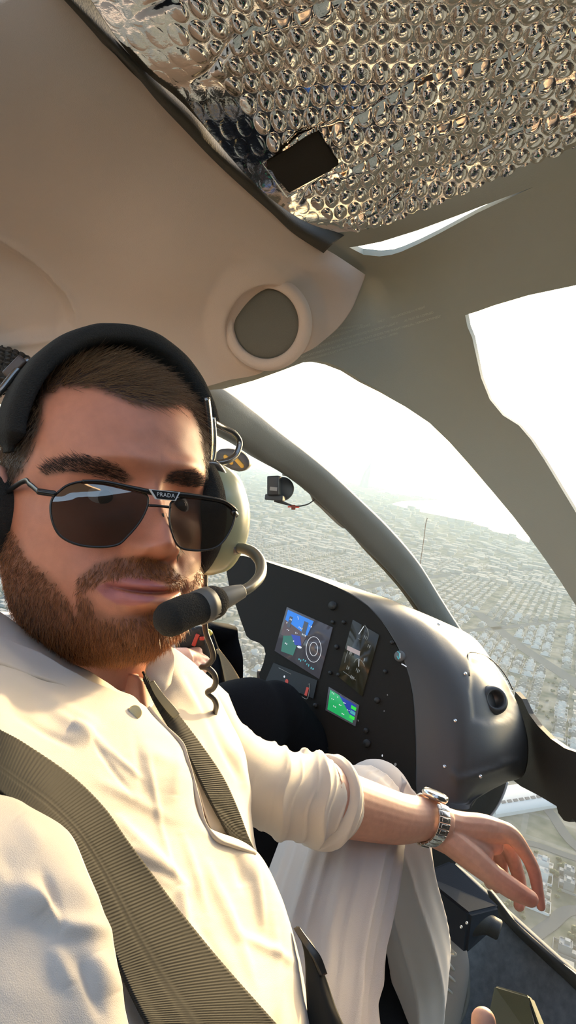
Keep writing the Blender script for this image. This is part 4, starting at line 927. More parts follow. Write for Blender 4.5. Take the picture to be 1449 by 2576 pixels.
# --- shirt
RG = [[(-220,1560,.345),(-60,1570,.40),(90,1640,.45),(200,1700,.47),(290,1740,.487),(345,1765,.502),(372,1782,.517),(368,1780,.535)],
      [(-220,1720,.305),(-60,1730,.35),(90,1770,.40),(220,1800,.435),(330,1820,.465),(400,1838,.495),(452,1870,.52),(450,1872,.535)],
      [(-220,1900,.285),(-40,1910,.325),(100,1930,.365),(230,1930,.405),(350,1930,.445),(430,1940,.48),(482,1960,.513),(480,1960,.53)],
      [(-200,2080,.275),(-20,2080,.312),(130,2080,.35),(270,2070,.395),(380,2065,.44),(460,2065,.475),(512,2072,.508),(514,2075,.53)],
      [(-150,2250,.27),(40,2240,.315),(220,2230,.36),(370,2210,.41),(480,2190,.46),(570,2165,.518),(642,2145,.575),(652,2145,.65)],
      [(-50,2420,.27),(130,2410,.315),(300,2400,.36),(450,2380,.41),(560,2360,.465),(650,2340,.525),(722,2318,.585),(728,2318,.67)],
      [(50,2640,.27),(250,2630,.315),(420,2620,.36),(560,2600,.41),(660,2580,.46),(735,2560,.52),(776,2545,.57),(782,2545,.66)],
      [(150,2850,.28),(330,2850,.32),(500,2840,.37),(640,2820,.42),(730,2800,.47),(800,2780,.53),(830,2770,.57),(835,2770,.66)]]
obj('shirt_back', join(capsule([(150,1900,.625),(170,1930,.62),(210,2150,.582),(300,2450,.552),(400,2750,.552)], [.114,.124,.124,.122,.117], 40, 40), capsule([(60,1990,.50),(-60,2080,.41),(-120,2330,.335),(-80,2560,.30)], [.062,.060,.052,.046], 40, 30), capsule([(170,1870,.62),(330,1850,.68),(480,1850,.73)], [.075,.060,.040], 30, 30)), linen_m, t)
def ridge(x, y, a, b, wd):
    ax, ay = a; bx_, by_ = b; L2 = (bx_-ax)**2+(by_-ay)**2; s = np.clip(((x-ax)*(bx_-ax)+(y-ay)*(by_-ay))/L2, 0, 1)
    d = np.hypot(x-ax-s*(bx_-ax), y-ay-s*(by_-ay)); return np.exp(-(d/wd)**2)*np.sin(math.pi*np.clip(s*.94+.03, 0, 1))**.5
def cloth(grid, nu, nv, t_, folds, namp=.002, seed=20, nsc=70):
    S = surf(grid, nu, nv); n = gnorm(S); pr = project(S); x, y = pr[..., 0], pr[..., 1]
    d = namp*.6*noise2(x/nsc, y/nsc, seed)+namp*.12*noise2(x/(nsc*.25), y/(nsc*.25), seed+1)
    for f in folds: d = d+.62*f[3]*ridge(x, y, f[0], f[1], f[2])
    S = S+n*d[..., None]; return S, thick(S, t_, n)
fR = [((355,1880),(455,1925),22,.003),((450,1880),(440,2000),16,.0035),((240,1960),(430,2060),16,.0022),((300,2060),(470,2240),14,.003),((250,2110),(450,2230),12,-.002),((330,2120),(440,2230),26,.006),((450,2230),(462,2340),16,.006),
      ((460,2100),(520,2300),12,.0025),((520,2170),(590,2360),14,.003),((640,2160),(660,2330),13,.006),((600,2150),(615,2230),16,-.005),((560,2240),(640,2480),14,.0035),((500,2330),(620,2540),14,-.0025),((690,2300),(700,2560),14,.005),
      ((170,1830),(230,1860),26,.007),((120,1780),(260,1880),14,.003),((10,1690),(250,1830),16,.003),((40,1800),(180,1880),10,-.0025),((340,1850),(360,1990),12,-.0018),((370,1900),(400,2060),10,.002),((260,1880),(360,1960),9,.0018),((210,1840),(330,2000),8,-.0015),((400,2060),(430,2200),9,.002),((600,2350),(740,2420),14,.004)]
SR, md = cloth(RG, 300, 260, .0015, fR, .0022)
shirt = obj('shirt', md, linen_m, t, label='white linen shirt with rolled sleeve, lit warm by the sun')
SRp = project(SR[::3, ::3]).reshape(-1, 3)
def shirt_d(x, y): return SRp[np.argmin((SRp[:, 0]-x)**2+(SRp[:, 1]-y)**2), 2]
LGd = [[(372,1660,.585),(425,1628,.60),(470,1652,.64),(525,1700,.69),(575,1745,.75)],
       [(362,1745,.570),(440,1750,.59),(500,1765,.62),(560,1790,.665),(608,1832,.73)],
       [(425,1845,.548),(490,1855,.572),(545,1865,.605),(592,1890,.65),(628,1915,.71)],
       [(490,1965,.542),(530,1972,.565),(570,1985,.60),(600,1995,.64),(628,2015,.70)],
       [(530,2085,.545),(565,2095,.565),(600,2105,.60),(622,2112,.64),(642,2125,.70)],
       [(590,2170,.575),(620,2178,.595),(640,2185,.62),(655,2190,.66),(664,2196,.71)]]
SL, md = cloth(LGd, 160, 90, .0015, [((440,1690),(590,1900),18,.004),((470,1700),(600,1960),10,-.004),((590,1880),(630,2020),12,.005),((500,1860),(520,1990),9,.003)], .002, 24)
obj('shirt_left_front', md, linen_m, shirt)
SG = [[(-300,1985,.275),(-120,1985,.285),(0,2000,.302),(50,2015,.315),(80,2035,.35)],
      [(-300,2120,.237),(-120,2100,.25),(30,2085,.27),(150,2088,.297),(170,2095,.345)],
      [(-300,2250,.222),(-100,2230,.235),(60,2205,.252),(196,2190,.278),(220,2195,.335)],
      [(-300,2400,.212),(-80,2390,.225),(100,2365,.242),(252,2325,.266),(275,2335,.32)],
      [(-300,2550,.202),(-60,2540,.215),(130,2520,.232),(278,2460,.255),(300,2460,.31)],
      [(-300,2750,.192),(-40,2740,.205),(160,2720,.222),(312,2610,.247),(330,2610,.30)]]
fS = [((30,2210),(110,2290),26,.006),((70,2240),(160,2330),18,.006),((150,2330),(270,2340),20,.006),((110,2200),(150,2320),12,-.004),((40,2060),(110,2140),22,.004),((130,2380),(180,2480),20,.004),((240,2400),(290,2500),20,.005),((0,2120),(60,2260),22,-.003),((190,2210),(240,2280),16,.003),((200,2420),(260,2560),14,-.003)]
SS, md = cloth(SG, 160, 140, .0015, [(a, b, c_*1.3, k*.75) for a, b, c_, k in fS], .0012, 26, 90)
obj('sleeve', md, linen_m, shirt)
def sleeve_disp(tt_, a):
    w1 = tt_*17+1.5*np.sin(a*1.0+.6)+.9*noise2(tt_*3, a*1.4, 43); am = np.clip(tt_*1.8-.3, .12, 1)*(1-.8*np.clip((tt_-.76)/.06, 0, 1))
    d = .0075*((1-np.abs(np.sin(w1)))**1.8-.35)*am+.0022*((1-np.abs(np.sin(w1*2.3+a)))**3)*am+.0014*noise2(tt_*9, a*1.5, 41)
    return d+.0035*np.exp(-((tt_-.80)/.018)**2)*0 - .008*np.exp(-((tt_-.775-.02*np.sin(a))/.022)**2)+.004*np.exp(-((tt_-.90)/.06)**2)
SP = [(425,1735,.672),(475,1812,.692),(540,1900,.72),(620,1955,.755),(700,1990,.79),(775,2006,.82),(815,2015,.838),(836,2020,.848)]
obj('sleeve', tube(SP, [.030,.044,.045,.047,.0485,.053,.055,.050], 240, 120, caps=True, disp=sleeve_disp), linen_m, shirt)
ce = tube([(836,2020,.848),(840,2021,.850),(830,2018,.846),(800,2010,.832)], [.050,.047,.0445,.044], 16, 60, caps=False); obj('cuff', ce, linen_m, shirt)
# collar
CLG = [[(-120,1470,.50),(0,1538,.505),(70,1588,.51),(130,1632,.515),(175,1662,.518),(235,1695,.522),(290,1732,.525),(335,1752,.528),(368,1786,.532)],
       [(-90,1540,.43),(-10,1590,.443),(60,1632,.455),(118,1668,.466),(165,1692,.474),(230,1722,.484),(285,1752,.494),(335,1778,.502),(372,1808,.510)],
       [(-110,1625,.355),(-20,1660,.385),(60,1688,.412),(120,1708,.430),(168,1724,.444),(230,1758,.456),(292,1792,.469),(348,1820,.482),(392,1850,.492)]]
S = surf(CLG, 24, 120); S = S+gnorm(S)*(.0015*noise2(project(S)[..., 0]/40, project(S)[..., 1]/40, 77))[..., None]; obj('collar', thick(S, .0018), linen_m, shirt)
CR = [[(366,1702,.566),(372,1672,.574),(400,1645,.585),(432,1626,.60)],[(374,1735,.560),(392,1710,.566),(418,1690,.578),(440,1660,.592)],[(384,1760,.556),(404,1748,.560),(418,1735,.566),(430,1720,.580)]]
obj('collar', patch(CR, 16, 30, .0015), linen_m, shirt)
bt = mat('button_cream', (.75,.62,.32), .35)
c = P(340, 1792, .479); obj('button', lathe(c, -c/np.linalg.norm(c)+camdir(.4,.1,0)*.2, [(.0001,.0018),(.0040,.0018),(.0050,.0010),(.0052,-.002)], 20), bt, shirt)
# placket edge rolled along the front opening
pe = [(372,1780),(410,1825),(454,1868),(470,1910),(484,1960),(500,2020),(514,2072),(545,2110),(590,2128),(642,2146)]
obj('placket', tube([(a, b, shirt_d(a, b)-.0005) for a, b in pe], .0022, 80, 8, flat=.7), linen_m, shirt)

# --- trousers
def thigh_disp(tt_, a):
    w1 = a*5.5+1.1*np.sin(tt_*2.5)+.8*noise2(tt_*2, a*1.1, 51); return .0105*((1-np.abs(np.sin(w1)))**2-.4)*(1-.85*tt_)+.0055*((1-np.abs(np.sin(w1*1.9+1)))**3)*(1-.7*tt_)+.0012*noise2(tt_*9, a*2, 52)
TH = [(700,2760,.64),(745,2600,.70),(775,2450,.77),(815,2300,.85),(862,2140,.945),(915,2030,1.02),(948,1985,1.05)]
th = tube(TH, [.080,.079,.080,.083,.085,.068,.045], 220, 150, disp=thigh_disp)
tr = obj('trousers', th, trouser_m, t, label='loose pale trousers')
SH = [(950,1990,1.06),(1000,2080,1.10),(1020,2200,1.14),(1042,2330,1.19),(1050,2440,1.235),(1040,2560,1.28),(1030,2640,1.30)]
def shin_disp(tt_, a): return .004*noise2(tt_*6, a*1.5, 55)+.006*((1-np.abs(np.sin(a*3.5+tt_*5)))**2)
obj('trouser_leg', tube(SH, [.045,.050,.050,.054,.055,.054,.052], 160, 110, disp=shin_disp, caps=True), trouser_m, tr)
kn = capsule([(905,2060,1.04),(945,1992,1.075),(985,2050,1.10)], [.055,.051,.050], 30, 40); obj('knee', kn, trouser_m, tr)
# shoe
shoe_m = mat('shoe_taupe', (.30,.27,.235), .8, bump=.5, bscale=900); sole_m = mat('sole_grey', (.17,.17,.155), .6); lace_m = mat('lace_cream', (.45,.42,.36), .8)
SB = [(1085,2700,1.44),(1100,2600,1.45),(1118,2500,1.455),(1130,2430,1.46),(1132,2380,1.465),(1128,2350,1.47)]
upc = RW[:, 2]
sh = obj('shoe', tube(SB, [.030,.042,.046,.044,.034,.014], 50, 36, up=RW[:, 0], flat=.75), shoe_m, t, label='taupe lace-up shoe')
so_ = [(1140,2345),(1158,2370),(1170,2410),(1174,2460),(1172,2510),(1160,2550),(1140,2585),(1110,2640)]
obj('sole', tube([(a, b, 1.46) for a, b in so_], [.004,.006,.007,.008,.008,.008,.007,.007], 50, 10, flat=1.5), sole_m, sh)
for k, (a, b) in enumerate([((1108,2380),(1140,2400)),((1105,2410),(1142,2440)),((1104,2450),(1146,2470)),((1106,2490),(1140,2500))]):
    obj('lace', tube([(a[0],a[1],1.425),((a[0]+b[0])/2,(a[1]+b[1])/2-8,1.405),(b[0],b[1],1.43)], .0026, 14, 8), lace_m, sh)
obj('lace', tube([(1112,2350,1.43),(1118,2372,1.40),(1138,2392,1.395),(1146,2402,1.40),(1128,2404,1.395),(1116,2420,1.40),(1126,2450,1.40)], .0024, 40, 8), lace_m, sh)
# ------------------------------------------------------------------ sunglasses
met_m = mat('frame_metal', (.06,.055,.05), .3, .8)
def zg(x, y): return .1085-.9*x*x
def gl_pts(px): return np.array([on_face(a, b, zg) for a, b in px])
lensL = [(150,1235),(172,1220),(205,1212),(250,1214),(300,1222),(345,1233),(370,1248),(372,1268),(362,1295),(345,1322),(320,1350),(298,1369),(262,1376),(215,1374),(178,1364),(150,1346),(134,1318),(127,1282),(132,1254)]
lensR = [(428,1278),(433,1262),(460,1252),(500,1249),(545,1256),(578,1268),(592,1282),(590,1302),(582,1328),(566,1356),(545,1376),(515,1384),(480,1384),(452,1376),(436,1352),(427,1316)]
sg = empty('sunglasses', 'dark metal double-bridge sunglasses worn by the bearded person', 'sunglasses', HL([0,0,.11]))
lens_m = bpy.data.materials.new('lens_dark'); lens_m.use_nodes = True; n = lens_m.node_tree; n.nodes.remove(n.nodes['Principled BSDF'])
a_ = n.nodes.new('ShaderNodeBsdfTransparent'); a_.inputs[0].default_value = (.13,.12,.115,1); b_ = n.nodes.new('ShaderNodeBsdfGlossy'); b_.inputs['Roughness'].default_value = .02; b_.inputs[0].default_value = (.9,.85,.75,1)
mx = n.nodes.new('ShaderNodeMixShader'); mx.inputs[0].default_value = .20; n.links.new(a_.outputs[0], mx.inputs[1]); n.links.new(b_.outputs[0], mx.inputs[2]); n.links.new(mx.outputs[0], n.nodes['Material Output'].inputs[0])
def lens(px):
    p = gl_pts(px); p = catmull(p, 90, True); c = p.mean(0); rings = []
    for s in np.linspace(0, 1, 9):
        q = c+(p-c)*s; q[:, 2] += .0022*(1-s*s); rings.append(q)
    R = np.array(rings[1:]); V = np.vstack([R.reshape(-1,3), rings[0].mean(0)]); f = [tuple(q) for q in gridfaces(8, 90, cv=True)]+[(720, i, (i+1) % 90) for i in range(90)]
    return (HL(V), f), HL(np.vstack([p, p[:1]]))
for px, nm in ((lensL, 'rim'), (lensR, 'rim')):
    m_, rim = lens(px); rr_ = obj('lens', m_, lens_m, sg); obj('rim', tube(rim, .00085, 180, 8, world=True), met_m, sg)
def gtube(px, r, n_=40, dz=0.0, flat=1.0, m=met_m, name='bar', parent=sg):
    p = gl_pts(px); p[:, 2] += dz; return obj(name, tube(HL(p), r, n_, 10, world=True, flat=flat), m, parent)
gtube([(205,1211),(260,1213),(330,1228),(385,1240),(435,1243),(500,1250),(560,1262),(592,1284)], [.0010,.0013,.0017,.0022,.0022,.0017,.0013,.001], 60, .0015, name='brow_bar')
gtube([(372,1272),(395,1273),(424,1276)], .0010, 16, .001, name='bridge')
pl = [(372,1234),(441,1241),(431,1260),(386,1256)]
PL = gl_pts(pl); PL[:, 2] += .0045; c = PL.mean(0); ex = (PL[1]-PL[0]); ex /= np.linalg.norm(ex); ey = (PL[0]-PL[3]); ey -= ex*(ey@ex); ey /= np.linalg.norm(ey)
def slab4(Pq, t_, grow=1.0):
    c = Pq.mean(0); q = c+(Pq-c)*grow; n_ = np.cross(ex, ey); return HL(np.vstack([q+n_*t_, q-n_*.0008])), [(0,1,2,3),(7,6,5,4),(0,4,5,1),(1,5,6,2),(2,6,7,3),(3,7,4,0)]
lg = obj('logo_plate', slab4(PL, .0004, 1.12), mat('logo_silver', (.72,.70,.66), .4), sg, smooth=False, label='small trapezoid plate reading PRADA')
obj('logo_field', slab4(PL, .0007, .98), mat('logo_black', (.015,.013,.012), .3), lg, smooth=False)
def text_mesh(body, size, ext=0.0, space=1.0):
    cu = bpy.data.curves.new('t', 'FONT'); cu.body = body; cu.size = size; cu.extrude = ext; cu.align_x = 'CENTER'; cu.align_y = 'CENTER'; cu.space_character = space; cu.resolution_u = 3
    o = bpy.data.objects.new('t', cu); COL.objects.link(o); dg = bpy.context.evaluated_depsgraph_get(); dg.update(); e = o.evaluated_get(dg); m_ = e.to_mesh()
    V = np.array([tuple(v.co) for v in m_.vertices]).reshape(-1, 3); f = [tuple(p.vertices) for p in m_.polygons]; e.to_mesh_clear(); bpy.data.objects.remove(o); bpy.data.curves.remove(cu); return V, f
V, f = text_mesh('PRADA', 1.0, 0.01, 1.12); wdt = np.linalg.norm(PL[2]-PL[3])*.98; k = wdt/(V[:,0].max()-V[:,0].min()); n_ = np.cross(ex, ey)
obj('lettering', (HL(c+V[:, :1]*k*ex+V[:, 1:2]*k*1.0*ey+n_*.0010+n_*V[:, 2:]*k), f), MATS['logo_silver'], lg, smooth=False)
# hinges and temple arms
hL = gl_pts([(127,1245)])[0]; hR = gl_pts([(592,1290)])[0]
obj('hinge', capsule(HL([hL+[.002,.001,0], hL+[-.006,.002,-.004]]), .0022, 6, 10, world=True), met_m, sg); obj('hinge', capsule(HL([hR+[-.002,0,0], hR+[.003,-.001,-.004]]), .0026, 6, 10, world=True), met_m, sg)
for s, h in ((-1, hL), (1, hR)):
    e1 = np.array([s*.0835, .004, .045]); e2 = np.array([s*.0845, -.004, -.02])
    obj('temple_arm', tube(HL([h+[s*.006,.002,-.005] if s < 0 else h+[.002,0,-.006], (h+e1)/2+[s*.004,.002,0], e1, e2]), [.0019,.002,.0022,.0022], 40, 10, world=True, flat=.6, up=HR[:, 1]), met_m, sg)
for px in ([(416,1290),(420,1306),(428,1322)],):
    gtube(px, .0008, 16, -.004, name='nose_pad_arm')

# ------------------------------------------------------------------ headset
hs = empty('headset', 'olive and black aviation headset with foam microphone worn by the bearded person', 'headset', HL([0,.15,0]))
foam_m = mat('foam_black', (.022,.019,.014), .95, bump=1.0, bscale=900); hm2 = mat('olive_shell', (.36,.38,.24), .35, coat=.3); steel = mat('dark_steel', (.28,.26,.23), .25, .9)
# band as an arc over the head (head local), padded
ab = []
for a in np.linspace(-100, 78, 34):
    r_ = math.radians(a); ab.append([math.sin(r_)*.0875+.006*math.cos(r_), .046+math.cos(r_)*.0955, .020+.004*math.cos(r_)])
ab = np.array(ab)
def band(pts, hw, ht, n_=140, bump=0):
    C = catmull(HL(pts), n_); T = np.gradient(C, axis=0); T /= np.linalg.norm(T, axis=1)[:, None]; Zx = np.tile(HR[:, 2], (n_, 1)); Zx -= T*(Zx*T).sum(1)[:, None]; Zx /= np.linalg.norm(Zx, axis=1)[:, None]; Nn = np.cross(T, Zx)
    a = np.linspace(0, 2*math.pi, 26, endpoint=False); ca, sa_ = np.sign(np.cos(a))*np.abs(np.cos(a))**.6, np.sign(np.sin(a))*np.abs(np.sin(a))**.6; tp = np.clip(np.minimum(np.arange(n_), np.arange(n_)[::-1])/6, .3, 1)
    R = C[:, None]+Zx[:, None]*(ca[None, :, None]*hw*tp[:, None, None])+Nn[:, None]*(sa_[None, :, None]*ht*tp[:, None, None])
    if bump: R = R+Nn[:, None]*(bump*noise2(np.arange(n_)[:, None]/5, a[None]*3, 61))[..., None]
    V = np.vstack([R.reshape(-1,3), C[0], C[-1]]); f = [tuple(q) for q in gridfaces(n_, 26, cv=True)]; k = n_*26
    for i in range(26): j = (i+1) % 26; f += [(k, i, j), (k+1, k-26+j, k-26+i)]
    return V, f
obj('head_pad', band(ab, .021, .0085, bump=.0007), foam_m, hs, label='thick black foam head pad')
# metal spring band outside and fork down to the cup on the sunlit side
def cupP(px, py, d): return P(px, py, d)
fk = [(520,1000,.565),(527,1060,.57),(529,1110,.575),(526,1160,.578)]
obj('yoke', tube(fk, .0042, 24, 10, flat=.55), steel, hs); obj('yoke', tube([(534,1050,.58),(538,1090,.582),(538,1130,.584),(532,1166,.584)], .0026, 24, 10), mat('bright_steel', (.6,.57,.5), .25, .9), hs)
obj('stirrup', tube([(520,1168,.575),(545,1172,.582),(562,1195,.588),(574,1230,.592),(582,1275,.596),(584,1310,.6)], .0042, 36, 10, flat=.5), steel, hs)
obj('stirrup', tube([(520,1172,.572),(512,1195,.570),(506,1225,.568),(504,1260,.566)], .005, 24, 10, flat=.5), steel, hs)
obj('cable', tube([(536,1062,.585),(560,1075,.60),(585,1088,.61),(600,1105,.615),(602,1122,.615),(592,1146,.61),(570,1160,.60),(540,1166,.59)], .0029, 60, 12), steel, hs)
cc = P(538, 1305, .605); cax = HR[:, 0]*.95-HR[:, 2]*.20; cax /= np.linalg.norm(cax)
def oval(c, axis, prof, tall=1.28, seg=48):
    V, f = lathe(c, axis, prof, seg, up=HR[:, 1]); q = V-c; up_ = HR[:, 1]-cax*(HR[:, 1]@cax); up_ /= np.linalg.norm(up_); return c+q+up_[None]*((q@up_)*(tall-1))[:, None], f
obj('ear_cup', oval(cc, cax, [(.0335,-.024),(.0355,-.018),(.036,-.004),(.034,.010),(.027,.020),(.015,.025),(.0001,.026)], 1.45), hm2, hs, label='pale olive ear cup')
obj('ear_seal', oval(cc-cax*.022, cax, [(.024,-.018),(.033,-.018),(.038,-.011),(.038,-.002),(.034,.004)], 1.45), foam_m, hs)
k1 = P(588, 1262, .60); obj('pivot_knob', lathe(k1, cax, [(.010,-.006),(.0105,.000),(.009,.006),(.005,.010),(.0001,.011)], 24), mat('knob_tan', (.45,.38,.28), .4), hs)
c2 = HL([-.090, -.012, -.022]); obj('ear_cup', lathe(c2, -HR[:, 0], [(.034,-.02),(.037,-.01),(.037,.004),(.030,.016),(.0001,.022)], 36), foam_m, hs)
obj('ear_seal', lathe(c2+HR[:, 0]*.014, -HR[:, 0], [(.024,-.012),(.034,-.012),(.038,-.004),(.036,.006)], 36), foam_m, hs)
obj('yoke', tube([(72,905,.53),(40,935,.52),(8,975,.51),(-20,1010,.505),(-40,1080,.50)], .0028, 30, 10), steel, hs, label='bronze coloured adjusting rod'); obj('slider', box(P(38,925,.522), camdir(-.7,-.7,0), camdir(-.7,.7,0), RW[:, 2], .020, .0085, .006, .002), mat('slider_brown', (.06,.035,.025), .4), hs)
# microphone boom
obj('boom_joint', tube([(562,1392,.595),(580,1384,.59),(600,1378,.583)], [.0085,.0062,.0052], 16, 14), mat('boom_grey', (.14,.13,.11), .4), hs)
obj('boom', tube([(590,1380,.588),(615,1380,.578),(640,1393,.565),(656,1418,.55),(654,1448,.53),(632,1474,.512),(604,1490,.50)], [.0045,.0048,.005,.0048,.0046,.0044,.0044], 90, 16), mat('boom_metal', (.36,.34,.28), .3, .8), hs)
obj('boom_sleeve', tube([(608,1488,.502),(585,1496,.495),(555,1508,.486),(525,1520,.478),(508,1527,.472)], [.0055,.0072,.0088,.0098,.0098], 40, 18), mat('boom_sleeve', (.20,.19,.16), .4), hs)
mc = capsule([(500,1530,.470),(470,1538,.463),(430,1556,.453)], [.0115,.0122,.0125], 24, 28); obj('foam_muff', mc, foam_m, hs, label='round black foam microphone cover')
obj('muff_ring', tube([(526,1518,.479),(500,1529,.471)], [.0128,.0128], 6, 28, spl=False), MATS['boom_grey'], hs)
obj('muff_collar', capsule([(534,1516,.481),(516,1524,.476)], [.0125,.0125], 8, 24), foam_m, hs)
obj('cord_relief', tube([(512,1436,.60),(513,1460,.60),(514,1482,.60)], [.0042,.0036,.0022], 12, 10), MATS['boom_grey'], hs)
obj('cable', tube([(514,1440,.60),(516,1500,.60),(515,1550,.60),(518,1590,.60),(532,1630,.60),(536,1655,.602),(520,1675,.606),(506,1678,.608),(522,1680,.606),(538,1695,.606),(543,1715,.608),(536,1732,.612),(522,1742,.615),(538,1758,.618),(544,1775,.625),(540,1795,.64)], .0026, 160, 12), mat('cable_dark', (.05,.045,.038), .45), hs)

# ------------------------------------------------------------------ seat belt
web_m = mat('webbing', (.038,.038,.034), .8, spec=.12)
sb = empty('seat_belt', 'dark grey-green seat belt harness crossing the white shirt', 'seat belt', P(300, 2400, .35))
U = catmull(np.array([(-60,1800),(0,1835),(60,1868),(180,1950),(262,2030),(320,2112),(385,2200),(450,2287),(560,2422),(700,2580),(860,2760)], float), 1500)
Lw = catmull(np.array([(-100,1915),(-30,1965),(25,2010),(95,2065),(155,2125),(205,2200),(245,2290),(285,2390),(328,2490),(385,2600),(470,2760)], float), 1500)
V_ = []; cs = np.linspace(0, 1, 36)
kk = np.arange(0, 1500, 50); base_d = []
for i in kk: base_d.append([shirt_d(*(U[i]*(1-s)+Lw[i]*s)) for s in cs[::5]])
base_d = np.array(base_d)
for _ in range(4): base_d[1:-1] = (base_d[:-2]+base_d[2:]+2*base_d[1:-1])/4; base_d[:, 1:-1] = (base_d[:, :-2]+base_d[:, 2:]+2*base_d[:, 1:-1])/4
from_i = np.linspace(0, len(kk)-1, 1500); bd = catmull(base_d, 1500); bd = np.swapaxes(catmull(np.swapaxes(bd, 0, 1), 36), 0, 1)
lowd = bd.min(1, keepdims=True)*.0+bd
PX = U[:, None]*(1-cs[None, :, None])+Lw[:, None]*cs[None, :, None]
S = PA(np.concatenate([PX, (lowd-.013)[..., None]], -1))
for _ in range(3):
    S[1:-1] = (S[:-2]+S[2:]+S[1:-1]*2)/4
n = gnorm(S); arc = np.r_[0, np.cumsum(np.linalg.norm(np.diff(S[:, 18], axis=0), axis=1))]
rib = .00016*np.sin(2*math.pi*(arc[:, None]/.0021+cs[None]*3.5)); sm_ = 1-.9*(np.exp(-((cs-.62)/.06)**2)+np.exp(-((cs-.9)/.02)**2)+np.exp(-((cs-.1)/.02)**2))[None]
S = S+n*(rib*sm_-.0004*(np.exp(-((cs-.58)/.012)**2)+np.exp(-((cs-.66)/.012)**2))[None])[..., None]
obj('shoulder_strap', thick(S, .0016, n), web_m, sb)
BG = [[(360,1688,.572),(364,1696,.566),(362,1708,.562)],[(402,1742,.568),(398,1752,.560),(388,1768,.556)],[(452,1800,.566),(440,1812,.556),(424,1826,.549)],[(518,1888,.572),(492,1890,.556),(470,1892,.545)],
      [(566,1962,.584),(536,1965,.562),(506,1968,.545)],[(602,2042,.60),(570,2038,.575),(540,2034,.552)],[(626,2106,.615),(598,2102,.59),(572,2092,.566)],[(652,2160,.64),(622,2160,.62),(600,2150,.60)]]
BG = [[(x, y, d-.008) for x, y, d in r_] for r_ in BG]
S = surf(BG, 900, 20); n = gnorm(S); arc = np.r_[0, np.cumsum(np.linalg.norm(np.diff(S[:, 10], axis=0), axis=1))]; S = S+n*(.00022*np.sin(2*math.pi*arc/.0022))[:, None, None]
obj('shoulder_strap', thick(S, .0016, n), web_m, sb)
obj('adjuster', patch([[(374,1716,.552),(386,1712,.552)],[(392,1752,.548),(410,1745,.549)],[(420,1790,.545),(440,1780,.546)],[(436,1806,.543),(452,1796,.545)]], 30, 10, .002), mat('adjuster_tan', (.26,.24,.15), .5), sb, label='stitched tan fold of webbing')
# buckle and hip strap on the lap
obj('hip_strap', patch([[(745,2330,.60),(756,2345,.595),(765,2368,.59)],[(765,2400,.585),(790,2420,.58),(812,2440,.58)],[(770,2500,.57),(815,2520,.565),(850,2545,.57)],[(778,2640,.56),(850,2650,.555),(905,2660,.56)]], 60, 14, .002), web_m, sb)
obj('buckle', patch([[(738,2335,.592),(752,2330,.592)],[(762,2375,.582),(778,2368,.582)],[(788,2410,.576),(806,2404,.578)],[(812,2455,.572),(824,2450,.576)]], 30, 8, .008), mat('buckle_dark', (.03,.03,.028), .3), sb)

# ------------------------------------------------------------------ wrist watch
ws = empty('wristwatch', 'steel wristwatch with a link bracelet on the left wrist', 'watch', P(1078, 2060, .93))
wc = P(1076, 2061, .934); C_ = catmull(PA(FA), 200); wa = C_[178]-C_[160]; wa /= np.linalg.norm(wa); wu = RW[:, 1]-wa*(RW[:, 1]@wa); wu /= np.linalg.norm(wu); wb = np.cross(wa, wu)
if wb@wc > 0: wb = -wb
st = mat('watch_steel', (.72,.70,.66), .22, 1.0)
R_ = .0330
for k in range(26):
    a = 2*math.pi*k/26; rd_ = wu*math.cos(a)+wb*math.sin(a); tg = -wu*math.sin(a)+wb*math.cos(a); c = wc+rd_*R_
    if abs(math.cos(a)-1) < .12: continue
    l = obj('link', box(c, tg, wa, rd_, .0074, .0205, .0032, .0007), st, ws); obj('link_inlay', box(c+rd_*.0014, tg, wa, rd_, .0050, .0110, .0014, .0005), st, l)
cw = wc+wu*(R_+.0005)-wb*.010*0; obj('case', lathe(cw, wu, [(.0001,-.004),(.0175,-.004),(.0195,0),(.0185,.004),(.0165,.0055),(.016,.0045),(.0001,.0045)], 40, up=wa), st, ws)
obj('crystal', lathe(cw, wu, [(.0162,.0048),(.012,.0062),(.0001,.0066)], 32, up=wa), mat('crystal', (.5,.52,.52), .05, coat=1), ws)
obj('clasp', box(wc-wu*(R_+.0006), wb, wa, wu, .022, .016, .0035, .001), st, ws)

# ------------------------------------------------------------------ cockpit items
# compass hanging at the post
cp = empty('compass', 'small black magnetic compass hanging off the windshield post', 'compass', P(700, 1230, 1.45))
dk = mat('compass_grey', (.05,.055,.06), .5)
obj('compass_body', lathe(P(708,1230,1.47), camdir(.25,.05,1)*1.0, [(.0001,-.02),(.024,-.02),(.0265,-.012),(.0275,.0),(.026,.012),(.020,.018),(.0001,.018)], 36), dk, cp)
obj('compass_face', box(P(690,1222,1.43), camdir(1,.03,.2), camdir(0,1,0), camdir(-.2,0,1), .026, .042, .03, .003), mat('compass_black', (.03,.033,.035), .4), cp)
obj('placard', box(P(688,1230,1.41), camdir(1,-.1,.2), camdir(.1,1,0), camdir(-.2,0,1), .016, .008, .001), mat('placard_grey', (.30,.30,.28), .6), cp, smooth=False)
obj('foot', box(P(692,1252,1.44), camdir(1,-.1,.2), camdir(.1,1,0), camdir(-.2,0,1), .040, .013, .03, .003), dk, cp)
obj('bracket', tube([(712,1193,1.47),(730,1197,1.46),(750,1212,1.46),(770,1232,1.47)], .0035, 20, 8), MATS['flange_grey'], cp)
obj('stay', tube([(690,1258,1.44),(710,1264,1.44),(735,1272,1.44)], [.004,.0035,.002], 16, 8), dk, cp)
obj('cable', tube([(735,1273,1.44),(755,1273,1.44),(775,1268,1.45),(790,1258,1.48)], .0014, 30, 8), black_m, cp)
